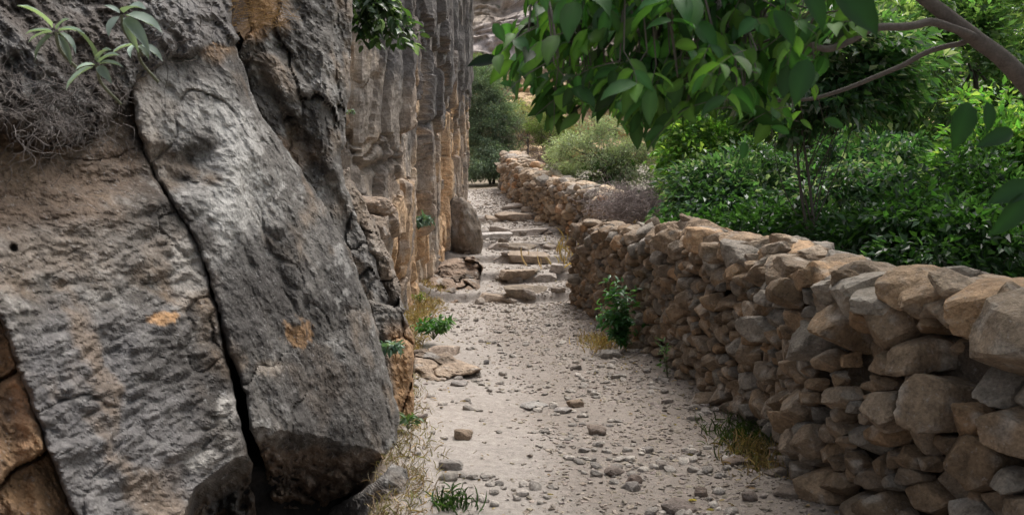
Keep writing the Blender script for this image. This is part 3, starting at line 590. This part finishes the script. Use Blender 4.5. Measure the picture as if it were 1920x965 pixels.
# ------------------------------------------------------------------ plants
def leafy(name,label,base,stems,nleaf,L,W,colr,mat,cat='plant',group=None,spread=1.0,tmpl=LEAF_L,tone=.2,stemcol=(.12,.14,.07),alt=None,droop=.3,srad=.003):
    """stems: list of (tip offset) world vectors from base; leaves set along the outer part"""
    base=np.array(base,float); root=empty(name,base,label,cat,group); A=Acc(); P=[];D=[]
    for tip in stems:
        tip=np.array(tip,float); mid=tip*.5+np.array([0,0,.12*np.linalg.norm(tip)])
        pl=spline([base,base+mid,base+tip],5); v,f=tube(pl,np.linspace(srad,srad*.4,len(pl)),4); A.add(v,f)
        for _ in range(nleaf):
            t=rng.uniform(.3,1)*(len(pl)-1); i=int(min(t,len(pl)-2)); q=pl[i]+(pl[i+1]-pl[i])*(t-i); ax=pl[i+1]-pl[i]; ax/=np.linalg.norm(ax)+1e-9
            s=rng.normal(size=3); s-=s@ax*ax; s/=np.linalg.norm(s)+1e-9; P.append(q); D.append(s*spread+ax*.7+[0,0,-droop*.5])
    n=len(P); P=np.array(P);D=np.array(D); Nn=np.array([0,0,1.])+rng.normal(0,.45,(n,3)); l=L*rng.uniform(.6,1.15,n)
    v,f,c=leaves(P,D,Nn,l,l*W,colvar(colr,n,tone,alt),tmpl,rng.uniform(0,.3,n))
    A.build('stem',M_bark,root,col=np.array(stemcol)) if not A.Cc else None
    mk('leaf_cluster',v,f,mat,root,col=c); return root
def fan(n,r,up,spread=1,bias=(0,0,0)):
    return [np.array([math.cos(a)*r*spread*random.uniform(.4,1),math.sin(a)*r*spread*random.uniform(.4,1),up*random.uniform(.5,1.1)])+np.array(bias) for a in [random.uniform(0,6.28) for _ in range(n)]]
PALE=(.40,.50,.44); BLUEG=(.13,.22,.17); GRN=(.045,.13,.03)
# downy pale-leaved rosettes on the overhang: every blade set by hand
def rosette(label,cx,cy,Y,blades):
    b=PX(cx,cy,Y); root=empty('downy_plant',b,label,'plant','pale downy plants on the overhang')
    P=[];D=[];l=[];NN=[];cc=[]
    for (dx,dy,wr,tone) in blades:
        q=PX(cx+dx,cy+dy,Y-.06+rng.normal(0,.03)); P.append(b+(q-b)*.12); D.append(q-b); l.append(np.linalg.norm(q-b)*.95); NN.append([rng.normal(0,.3),-.6,.8]); cc.append((np.array(PALE)*tone, wr))
    v,f,c=leaves(np.array(P),np.array(D),np.array(NN),np.array(l),np.array(l)*.75*np.array([x[1] for x in cc]),np.array([x[0] for x in cc]),LEAF_L,np.full(len(P),.15))
    mk('leaf_cluster',v,f,M_pale,root,col=c); s=spline([b,b+np.array([0,.03,-.06]),b+np.array([.02,.14,-.12])],4); v,f=tube(s,.006,5); mk('stem',v,f,M_bark,root,col=np.array([.14,.15,.1]))
rosette('pale downy plant at the far upper left with long narrow blades',105,60,3.15,[(-50,-60,.22,1.1),(-55,-8,.22,1),(-52,5,.3,1),(12,-30,.4,.8),(42,-12,.25,1.1),(30,50,.35,.35),(-50,40,.4,.3),(38,20,.3,.6)])
rosette('pale downy plant below the others, with an upright oval green blade',182,122,3.2,[(-18,-68,.42,.35),(28,-30,.35,.9),(-35,-2,.35,1.3),(-62,28,.25,1.1),(20,22,.5,.4),(38,-10,.3,.6),(10,-40,.3,.7)])
rosette('pale downy plant with round blue-green blades right of the narrow-bladed one',228,28,3.3,[(-28,-22,.55,.8),(66,8,.5,.7),(-30,25,.6,.45),(30,-30,.5,.7),(28,60,.3,.7),(45,45,.35,.5)])
rosette('small pale downy plant at the crack head, with spread narrow blades',258,84,3.45,[(-48,4,.25,1.1),(-8,-38,.2,1.0),(42,12,.4,.5),(20,18,.5,.45),(-20,10,.4,1.2)])
# dead roots and stems hanging from the overhang
def twigs(name,label,cat,n,src,length,dirf,rad,colr,curl=.5,mat=M_bark,seg=6,kind=None,group=None):
    A=Acc()
    for _ in range(n):
        p=np.array(src(),float); d=np.array(dirf(),float); d/=np.linalg.norm(d)+1e-9; pts=[p]; ln=length*rng.uniform(.4,1.2)/seg
        for k in range(seg): d=d+rng.normal(0,curl,3)*.5; d/=np.linalg.norm(d); pts.append(pts[-1]+d*ln)
        v,f=tube(pts,np.linspace(rad,rad*.3,len(pts)),4); A.add(v,f,np.array(colr)*rng.uniform(.5,1.4))
    return tag(A.build(name,mat),label,cat,group,kind)
def srcA():
    x=rng.normal(110,65); y=rng.normal(190,50); return PX(x,y,float(Fd(x,y))-.30)
twigs('dead_roots','matted grey dead roots and stems hanging under the pale downy plants','roots',330,srcA,.17,lambda:(rng.normal(0,.8),rng.normal(-.15,.3),-.7),.0018,(.17,.15,.14),.9,kind='stuff')
twigs('dead_roots','thin dark dead stems along the top left edge of the overhang','roots',170,lambda:PX(rng.uniform(0,380),rng.uniform(-20,120),float(Fd(180,40))-.42+rng.normal(0,.05)),.16,lambda:(rng.normal(0,1),rng.normal(-.1,.3),-.4),.0016,(.10,.085,.075),.9,kind='stuff')
twigs('straw_patch','dry golden straw lying on the ledge at the top between the two upper rocks','dry grass',520,lambda:PX(rng.uniform(425,530),rng.uniform(-30,50),5.62+rng.normal(0,.12)),.13,lambda:(rng.normal(0,1),rng.normal(0,.5),rng.normal(-.25,.2)),.0016,(.34,.22,.115),.35,M_dry,kind='stuff')
# ivy-like plant hanging on the cliff
b=PX(690,-30,8.6)
leafy('hanging_shrub','dark green shrub with pale leaves hanging at the top of the cliff',b,[PX(x,y,8.35+rng.normal(0,.12))-b for x,y in [(640,15),(655,40),(670,60),(680,90),(690,60),(700,100),(715,50),(730,70),(745,40),(755,75),(770,60),(690,20),(720,20),(650,-10),(780,85),(765,95),(705,80),(735,20),(790,70),(740,85),(700,30),(660,15)]],28,.11,.55,(.05,.09,.045),M_leaf,'shrub',alt=(.2,.27,.22))
b=PX(655,215,8.8); leafy('crevice_plant','tiny pale tuft in the shaded joint of the cliff',b,fan(4,.05,.04),6,.04,.5,(.2,.26,.22),M_pale)
b=PX(776,430,13.4); leafy('crevice_plant','blue-green tuft growing from the cliff face above the path edge',b+[0.08,-.16,0],fan(22,.2,.2,1,(0.05,-.14,0)),10,.095,.4,(.12,.2,.17),M_pale,alt=(.24,.32,.28))
b=PX(730,662,6.15); leafy('crevice_plant','small blue-green plant in the notch beside the dark boulder',b,fan(14,.09,.07,1,(0.02,-.07,0)),8,.06,.4,(.15,.23,.18),M_pale,alt=(.26,.34,.29))
b=PX(813,655,10.3); b[2]=.1; leafy('weed','low leafy green weed behind the flat pointed rock at the path edge',b,fan(26,.26,.24),12,.085,.42,(.07,.17,.05),M_leaf,alt=(.16,.26,.18))
b=PX(785,585,14.0); b[2]=.1; leafy('weed','thin yellow-green weed at the foot of the cliff',b,fan(8,.14,.2),8,.07,.3,(.2,.24,.06),M_leaf)
b=PX(765,870,6.0); b[2]=.12; leafy('weed','dark green leaves at the foot of the rock beside the straw',b,fan(6,.08,.1),6,.06,.45,(.07,.12,.06),M_leaf)
b=PX(850,960,4.75); b[2]=.02; leafy('weed','dark upright weed at the bottom edge of the path',b,fan(5,.05,.10),4,.06,.22,(.05,.10,.03),M_leaf)
b=PX(1170,650,9.95)+[.02,-.02,0]; b[2]=.04; leafy('wall_plant','bushy green plant growing up the foot of the near wall',b,[np.array([rng.normal(-.14,.13),rng.normal(-.14,.08),rng.uniform(.15,.82)]) for _ in range(42)],15,.09,.4,(.055,.15,.05),M_leaf,alt=(.12,.24,.15),droop=.6)
b=PX(1262,690,8.4); b[2]=.03; leafy('wall_plant','thin green sprig against the shaded foot of the near wall',b+[-.06,-.06,0],[np.array([rng.normal(-.05,.05),rng.normal(-.06,.04),rng.uniform(.1,.42)]) for _ in range(7)],7,.055,.35,(.07,.15,.05),M_leaf,alt=(.2,.3,.17))
def blades(name,label,n,posf,h,colr,kind=None,cat='grass',mat=M_dry,lean=.6,wd=.03,group=None):
    P=np.array([posf() for _ in range(n)]); P[:,2]=groundz(P[:,0],P[:,1])-.005
    D=np.stack([rng.normal(0,lean,n),rng.normal(0,lean,n),np.ones(n)],-1); Nn=rng.normal(size=(n,3)); l=h*rng.uniform(.4,1.2,n)
    v,f,c=leaves(P,D,Nn,l,l*wd,colvar(colr,n,.25),LEAF_L,rng.uniform(0,.6,n)); return tag(mk(name,v,f,mat,col=c),label,cat,group,kind)
def edge(y0,y1,off,sp):
    def g():
        y=rng.uniform(y0,y1); return [leftx(y)+off+rng.normal(0,sp),y,0]
    return g
tag(blades('dry_grass',None,3800,edge(4.2,9.5,.04,.11),.07,(.38,.30,.20),cat=None,lean=1.3,wd=.018),kind='stuff')
tag(blades('dry_grass',None,3200,edge(9.5,17.5,.14,.12),.11,(.42,.31,.18),cat=None,lean=.9,wd=.022),kind='stuff')
def ww(cx,cy,Y,sx,sy):
    p=PX(cx,cy,Y); return lambda:[p[0]+rng.normal(0,sx),p[1]+rng.normal(0,sy),0]
blades('grass_tuft','green and straw weeds at the foot of the wall in the lower right',700,ww(1405,830,6.1,.13,.25),.09,(.06,.09,.03),mat=M_leaf,cat='weeds',kind='stuff')
blades('grass_tuft','dry yellow grass beside the green weeds at the wall foot',700,ww(1425,870,5.6,.1,.2),.09,(.30,.22,.12),cat='dry grass',kind='stuff')
blades('grass_tuft','dry straw tuft below the bushy green wall plant',420,ww(1125,650,10.4,.12,.3),.1,(.42,.3,.16),cat='dry grass',kind='stuff')
blades('grass_tuft','green grass blades at the bottom edge left of the path',90,ww(850,975,4.7,.06,.05),.10,(.05,.10,.03),mat=M_leaf,cat='grass',kind='stuff')
# ------------------------------------------------------------------ trees and bushes
def tree(name,label,base,ells,nclump,nl,L,Wd,colr,alt=None,cat='tree',group=None,trunk=.08,cr=.4,pa=.2,mat=M_leaf,limbs=14,lean=None,bark=(.10,.085,.07),stems=1,shell=.55,spr=1.0,grad=.0,droop=.25):
    """ells: list of (centre, radii) for the crown volume"""
    base=np.array(base,float); root=empty(name,base,label,cat,group); T=Acc(); CL=[]
    wts=np.array([np.prod(e[1]) for e in ells]); wts/=wts.sum()
    for k in range(nclump):
        e=ells[rng.choice(len(ells),p=wts)]; d=rng.normal(size=3); d/=np.linalg.norm(d); rr=(shell+(1-shell)*rng.random())*(1+.12*rng.normal())
        c=np.array(e[0])+d*np.array(e[1])*rr
        if c[2]>base[2]+.1: CL.append(c)
    CL=np.array(CL); zc=np.array([e[0] for e in ells]).mean(0)
    for sidx in range(stems):
        off=np.array([rng.normal(0,.12),rng.normal(0,.12),0])*(stems>1)
        hub=zc+rng.normal(0,.12,3)*np.array(ells[0][1]); tr=spline([base+off-[0,0,.1],base+off+(hub-base)*.5+[rng.normal(0,.1),rng.normal(0,.1),0],hub],6)
        v,f=tube(tr,np.linspace(trunk,trunk*.45,len(tr)),8); T.add(v,f)
        for k in rng.choice(len(CL),min(limbs,len(CL)),replace=False):
            s=tr[rng.integers(len(tr)//3,len(tr))]; m=(s+CL[k])/2+rng.normal(0,.12,3); pl=spline([s,m,CL[k]],4); v,f=tube(pl,np.linspace(trunk*.35,trunk*.08,len(pl)),5); T.add(v,f)
    P=[];D=[];Cc=[]
    for c in CL:
        n=int(nl*rng.uniform(.6,1.4)); r_=cr*rng.uniform(.6,1.35); q=rng.normal(size=(n,3)); q/=np.linalg.norm(q,axis=1)[:,None]; q*=(rng.random((n,1))**.45)*r_*np.array([1,1,.6*spr])
        P.append(c+q); out=(c-zc); out/=np.linalg.norm(out)+1e-9
        D.append(q/r_+out*.5+rng.normal(0,.45,(n,3))+[0,0,-droop]); Cc.append(colvar(np.array(colr)*rng.uniform(.75,1.25),n,.2,alt,pa*rng.uniform(0,2)))
    P=np.concatenate(P);D=np.concatenate(D);Cc=np.concatenate(Cc)*(np.array([1.95,1.42,2.2]) if mat is M_leaf and cat=='tree' else 1.1);n=len(P); l=L*rng.uniform(.55,1.2,n)
    v,f,c=leaves(P,D,np.array([0,0,1.])+rng.normal(0,.5,(n,3)),l,l*Wd,Cc,LEAF_S)
    mk('crown',v,f,mat,root,col=c,smooth=False); V_=np.concatenate(T.V); mk('trunk',V_,T.F,M_bark,root,col=np.array(bark)); return root
g='green trees behind the near wall'
def at(px,py,Y): return PX(px,py,Y)
def E(px,py,Y,rx,ry,rz): return (at(px,py,Y),(rx,ry,rz))
def B(px,Y,z=.4): p=at(px,400,Y); return (p[0],Y,z)
tree('bushy_tree','bright green bushy tree at the left of the green mass, beside the grey olive bush',B(1265,17),[E(1300,330,17,.75,.9,1.2),E(1350,230,17.5,1.0,1,1.0)],75,121,0.143,.5,(.06,.16,.03),(.15,.28,.06),group=g,cr=.36,trunk=.05)
tree('bushy_tree','dark glossy-leaved tree low over the middle of the near wall',B(1400,14.0),[E(1390,370,14,1.1,.9,.75),E(1330,400,13.5,.7,.7,.5)],100,121,0.130,.5,(.03,.085,.03),(.10,.17,.10),group=g,cr=.34,trunk=.05,pa=.15)
tree('slender_tree','slender tree whose thin dark trunks show through in the middle of the green mass',B(1548,10.6),[E(1600,130,11.0,1.0,.9,.75),E(1450,160,11.0,.8,.8,.6)],100,121,0.143,.5,(.035,.10,.03),(.13,.2,.12),group=g,cr=.36,trunk=.024,stems=2,limbs=7,shell=.45)
tree('bushy_tree','dark shrubby tree just over the wall right of the thin dark trunks',B(1680,12.5),[E(1680,380,12.8,1.2,.9,.75),E(1600,330,14.4,1.0,.8,.8)],112,121,0.130,.5,(.03,.09,.03),(.10,.16,.10),group=g,cr=.34,trunk=.05)
tree('broad_tree','tall bright green tree at the right behind the bare branch',B(1830,15.5),[E(1810,170,15.5,1.9,1.3,2.0)],150,135,0.156,.5,(.05,.125,.035),(.12,.22,.08),group=g,cr=.42,trunk=.08,pa=.3)
tree('broad_tree','bright leafy tree filling the upper right background behind the others',B(1560,20),[E(1560,120,20,2.6,1.4,2.0),E(1450,260,19,2.2,1,1.5)],187,121,0.182,.5,(.07,.18,.035),(.17,.3,.09),group=g,cr=.5,trunk=.1,pa=.3)
tree('bushy_tree','light green tree at the right edge low beside the near wall',B(1880,11.5),[E(1890,340,11.5,.9,.9,1.1)],75,121,0.130,.5,(.055,.16,.03),(.16,.28,.07),group=g,cr=.36,trunk=.05)
tree('broad_tree','far tree behind the foliage filling the gap at the right edge',B(1900,22),[E(1850,200,22,3.4,1.4,3.6)],162,121,0.208,.5,(.05,.14,.03),(.14,.25,.08),group=g,cr=.6,trunk=.12)
tree('broad_tree','far mid green tree in the gap above the glossy dark tree',B(1400,24),[E(1400,300,24,2.8,1.2,1.9)],137,121,0.208,.5,(.05,.14,.03),(.13,.22,.08),group=g,cr=.55,trunk=.1)
for lab,px,Y,hh in (('low dark undergrowth shrub close behind the right end of the near wall',1850,8.2,.75),('low leafy shrub behind the near wall under the light green tree',1740,9.2,.85),
    ('low bright-edged shrub behind the near wall left of its highest dark gap',1610,10.4,.8),('low shrub behind the orange capstone of the near wall',1480,11.6,.8),('low sprawling shrub behind the middle of the near wall',1360,12.0,.7),('taller shrub filling the gap at the right edge behind the near wall',1930,9.6,1.2)):
    b_=B(px,Y,.35); tree('undergrowth_shrub',lab,b_,[((b_[0],b_[1]+.6,.35+hh*.75),(1.0,.9,hh*.9))],90,80,.12,.5,(.024,.06,.02),(.06,.12,.06),'shrub','undergrowth behind the near wall',trunk=.02,cr=.3,stems=3)
g2='grey-green bushes at the head of the path'
OL=(.31,.35,.26); OLa=(.50,.55,.44)
tree('olive_bush','rounded grey-green olive-like bush behind the far wall',B(1130,24,2.0),[E(1125,292,24.5,1.3,1,.95),E(1190,315,24,.7,.7,.6),E(1070,295,25,.6,.6,.6)],112,148,0.098,.28,OL,OLa,'bush',g2,mat=M_pale,cr=.3,trunk=.04,stems=3,pa=.35,limbs=22)
tree('olive_bush','tall dark grey-green bush beside the cliff at the end of the path',B(920,34,2.6),[E(920,240,34.5,1.0,1,1.8),E(900,170,35,.9,.9,1.1),E(905,325,33,.75,.7,.65),E(925,300,33.5,.6,.7,.9)],330,170,0.117,.3,(.16,.215,.15),(.30,.37,.30),'bush',g2,mat=M_pale,cr=.36,trunk=.06,stems=2,pa=.25)
tree('olive_bush','yellow-green thin bush just right of the end of the far wall',B(1025,33,3.0),[E(1030,250,33.5,.95,.8,.75),E(1055,280,31,.6,.6,.5)],68,121,0.104,.28,(.18,.24,.08),(.3,.34,.2),'bush',g2,mat=M_pale,cr=.32,trunk=.04,stems=2)
tree('olive_bush','small green shrub high at the left beside the cliff top',B(895,40,3.5),[E(890,140,41,1.2,.8,.8)],43,121,0.130,.3,(.12,.16,.09),(.22,.26,.18),'bush',g2,cr=.4,trunk=.05)
tree('olive_bush','pale distant bush below the straw slope over the far wall',B(990,46,4),[E(985,215,46,1.5,1,.8)],37,108,0.156,.3,(.24,.23,.15),(.3,.28,.2),'bush',g2,cr=.45,trunk=.05)
for lab,px,py,Y,sx,sz,n,cl in (('tangled grey-brown dead bramble behind the top of the near wall',1185,388,16.6,.34,.15,1500,(.30,.25,.235)),('dark brown dead shrub standing at the end of the far wall',985,262,33.5,.45,.4,500,(.15,.115,.10)),('small purple-brown dead shrub behind the far wall coping',1022,300,30.5,.35,.2,350,(.17,.12,.12))):
    twigs('dead_bush',lab,'dead bush',n,lambda:PX(px,py,Y)+np.array([rng.normal(0,sx),rng.normal(0,sx),rng.normal(0,sz)]),.4,lambda:(rng.normal(0,1),rng.normal(0,1),rng.normal(.3,.7)),.0055,cl,.7)
pp=PX(1150,385,17.6)
P0=[pp[0]+.1,pp[1]+1,1.4]
n=500; Pq=np.stack([rng.normal(P0[0],.6,n),rng.normal(P0[1],.9,n),np.zeros(n)],-1); Pq[:,2]=groundz(Pq[:,0],Pq[:,1])
v,f,c=leaves(Pq,np.stack([rng.normal(0,.5,n),rng.normal(0,.5,n),np.ones(n)],-1),rng.normal(size=(n,3)),rng.uniform(.15,.4,n),np.full(n,.01),colvar((.45,.33,.2),n,.2),LEAF_L,rng.uniform(0,.4,n))
tag(mk('dry_grass_patch',v,f,M_dry,col=c),'dry straw-coloured grass on the bank behind the dead bramble','dry grass',kind='stuff')
# ------------------------------------------------------------------ overhanging walnut tree: trunk outside the frame, bare limbs and leaf sprays inside
wroot=empty('walnut_tree',(3.7,3.9,.35),'overhanging broad-leaved tree, its bare limbs and large leaves hanging over the wall and path','tree')
Wt=Acc()
def limb(pts,r0,r1,n=8,m=7):
    pl=spline(pts,m); pl=pl+.010*np.stack([perlin(pl*6+k) for k in (0,9,18)],-1); v,f=tube(pl,np.linspace(r0,r1,len(pl)),n); Wt.add(v,f); return pl
q=lambda x,y,Y: PX(x,y,Y)
limb([(3.7,3.9,.2),(3.55,3.85,1.2),(3.3,3.7,1.9),(3.5,3.6,3.2),(3.3,3.5,4.4)],.13,.07)
main=limb([(3.42,3.78,1.65),q(2150,380,3.6),q(2020,280,3.45),q(1935,170,3.35),q(1880,110,3.3),q(1825,72,3.28),q(1770,30,3.25),q(1720,-10,3.25),q(1640,-90,3.2)],.040,.022)
l1=limb([q(1838,78,3.28),q(1790,58,3.22),q(1740,42,3.18),q(1690,48,3.12),q(1630,58,3.06),q(1590,78,3.02),q(1545,92,3.0),q(1480,70,2.95),q(1400,40,2.9),q(1300,20,2.9),q(1180,10,2.9),q(1080,30,2.9)],.0165,.006)
l2=limb([q(1822,72,3.28),q(1800,84,3.3),q(1740,98,3.3),q(1680,125,3.32),q(1610,158,3.34),q(1560,175,3.34),q(1525,182,3.34),q(1450,190,3.3),q(1380,190,3.28)],.011,.005)
l3=limb([q(1640,-90,3.2),q(1500,-120,3.0),q(1380,-90,2.8),q(1250,-70,2.7),q(1120,-60,2.7),q(1000,-20,2.75)],.022,.007)
limb([q(1945,180,3.35),q(2050,150,3.2),q(2120,60,3.0),(2.4,2.8,3.0)],.03,.02)
leafP=[];leafD=[];leafN=[];leafL=[]; sprays=[]
outline=np.array([(862,112),(905,150),(950,172),(990,195),(1018,245),(1062,250),(1090,225),(1150,235),(1190,285),(1225,270),(1260,235),(1330,225),(1400,215),(1460,240),(1530,225),(1545,140),(1560,90),(1640,60),(1660,30),(1700,-200),(960,-200),(968,40),(940,60),(925,90)],float)
dens=np.array([(930,40,.3),(900,110,.25)])
def inside(pp): return poly_sd(np.asarray(pp,float).reshape(-1,2),outline)[0]
def toPX(p):
    c,s=math.cos(PITCH),math.sin(PITCH); d=p-np.array([0,0,CZ]); fw=d[...,1]*c-d[...,2]*s; up=d[...,1]*s+d[...,2]*c
    return np.stack([960+d[...,0]/fw*FPX, 482.5-up/fw*FPX],-1)
tw=[]
def spray(p0,dir0,nleaf,LL,check=True):
    """one compound leaf: rachis with paired leaflets"""
    d=np.array(dir0,float); d/=np.linalg.norm(d); L0=rng.uniform(.16,.28); pts=[p0]
    for k in range(5): d=d+np.array([0,0,-.13])+rng.normal(0,.05,3); d/=np.linalg.norm(d); pts.append(pts[-1]+d*L0/5)
    pts=np.array(pts); v,f=tube(pts,np.linspace(.0015,.0007,6),4); 
    side=np.cross(d,[0,0,1]); side/=np.linalg.norm(side)+1e-9
    any_=False
    for k in range(nleaf):
        t=1-.8*(k//2)/max(1,nleaf/2); 
        p=np.array([np.interp(t*5,range(6),pts[:,a]) for a in range(3)]); sgn=1 if k%2 else -1
        dd=(d*.9 if k==0 else d*.45+side*sgn*.8)+rng.normal(0,.18,3)+[0,0,-.35]; dd/=np.linalg.norm(dd); l=LL*rng.uniform(.65,1.15)
        if check:
            e=toPX(np.array([p+dd*l,p+dd*l*.5])); 
            if (inside(e)<2).any() : continue
        leafP.append(p);leafD.append(dd);leafN.append(np.array([0,0,1])+rng.normal(0,.5,3));leafL.append(l); any_=True
    if any_ or not check: tw.append((v,f))
cnt=0
while cnt<350:
    x=rng.uniform(900,1680); y=rng.uniform(-140,225)
    if inside([[x,y]])[0]<12: continue
    if x>1560 and rng.random()<.5: continue
    if x<1010 and rng.random()<.6: continue
    Y=rng.uniform(2.55,3.5); p=PX(x,y,Y); cnt+=1
    spray(p,(rng.normal(-.5,.6),rng.normal(-.1,.7),rng.normal(-.25,.35)),rng.integers(5,9),.105)
# twigs joining the sprays to the limbs
allp=np.concatenate([l1[20:],l3])
for v,f in tw:
    Wt.add(v,f)
    p=v[:4].mean(0); k=np.argmin(np.linalg.norm(allp-p,axis=1)); s=allp[k]; 
    if np.linalg.norm(s-p)<.45:
        pl=spline([s,(s+p)/2+[0,0,.04],p],4); v2,f2=tube(pl,np.linspace(.005,.002,len(pl)),4); Wt.add(v2,f2)
# single leaves clear of the mass, as they hang in the photo
for (x,y,dx,dy,Y,l) in ((935,112,-68,4,2.8,.11),(925,44,28,44,2.9,.09),(1395,265,-2,32,3.0,.06),(1300,105,8,50,2.85,.10),(1040,205,-14,45,2.9,.09),(1050,215,-4,48,2.95,.095),(965,160,-30,-8,3.0,.05),(1190,225,8,62,2.9,.11),
    (1515,110,-30,95,2.1,.16),(1500,-30,60,80,1.9,.19),(1450,20,60,75,2.0,.17),(1560,-20,90,60,2.1,.16),(1480,250,-30,-12,3.3,.07),(1500,225,40,24,3.2,.08),(1470,222,-45,-8,3.2,.07),(1545,225,40,12,3.2,.07),(1440,225,-20,40,3.2,.08),
    (1815,190,-18,80,2.2,.11),(1850,190,12,85,2.15,.12),(1900,245,-60,25,2.1,.1),(1935,345,-90,35,2.0,.12),(1930,360,-50,70,2.0,.1)):
    p=PX(x,y,Y); e=PX(x+dx,y+dy,Y-.02); leafP.append(p); dd=e-p; leafD.append(dd/np.linalg.norm(dd)); leafN.append(np.array([rng.normal(0,.2),-.9,.3])); leafL.append(np.linalg.norm(dd)*1.0)
# crown above the frame: it shades the near wall
cn=0
while cn<850:
    x=rng.uniform(.5,5.4); y=rng.uniform(.2,8.0); z=rng.uniform(2.6,5.2)
    if ((x-2.5)/2.9)**2+((y-3.9)/3.8)**2>1: continue
    if z < 1.6+y*.26+.25: continue
    p=np.array([x,y,z]); cn+=1
    spray(p,rng.normal(0,1,3)*[1,1,.3],7,.15,check=False)
for k in range(26):
    s=np.array([3.4,3.6,3.0+rng.random()*1.2]); e=np.array([rng.uniform(1,4.4),rng.uniform(1.5,6.5),rng.uniform(3.7,4.8)]); pl=spline([s,(s+e)/2+[0,0,.2],e],5); v,f=tube(pl,np.linspace(.03,.006,len(pl)),5)
    if (toPX(pl[pl[:,1]>1])[:,1]>-5).any(): continue
    Wt.add(v,f)
n=len(leafP); l=np.array(leafL)
l=l*np.where(l>.13,1,rng.uniform(.62,1.15,n))
v,f,c=leaves(np.array(leafP),np.array(leafD),np.array(leafN),l,l*rng.uniform(.40,.58,n),colvar((.038,.105,.03),n,.36,(.085,.175,.04),.35),LEAF_L,rng.uniform(0,.25,n))
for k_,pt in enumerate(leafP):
    if pt[1]<2.3 and pt[2]<2.3: c[k_*len(LEAF_L[0]):(k_+1)*len(LEAF_L[0])]=np.array([.014,.045,.014])  # shade on the nearest leaves painted in as a darker green
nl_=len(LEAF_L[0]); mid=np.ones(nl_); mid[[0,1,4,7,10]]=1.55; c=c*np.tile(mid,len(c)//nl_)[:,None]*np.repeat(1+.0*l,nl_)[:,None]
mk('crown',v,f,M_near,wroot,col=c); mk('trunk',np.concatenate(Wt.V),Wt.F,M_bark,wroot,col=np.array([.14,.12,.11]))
print('leaves',n)
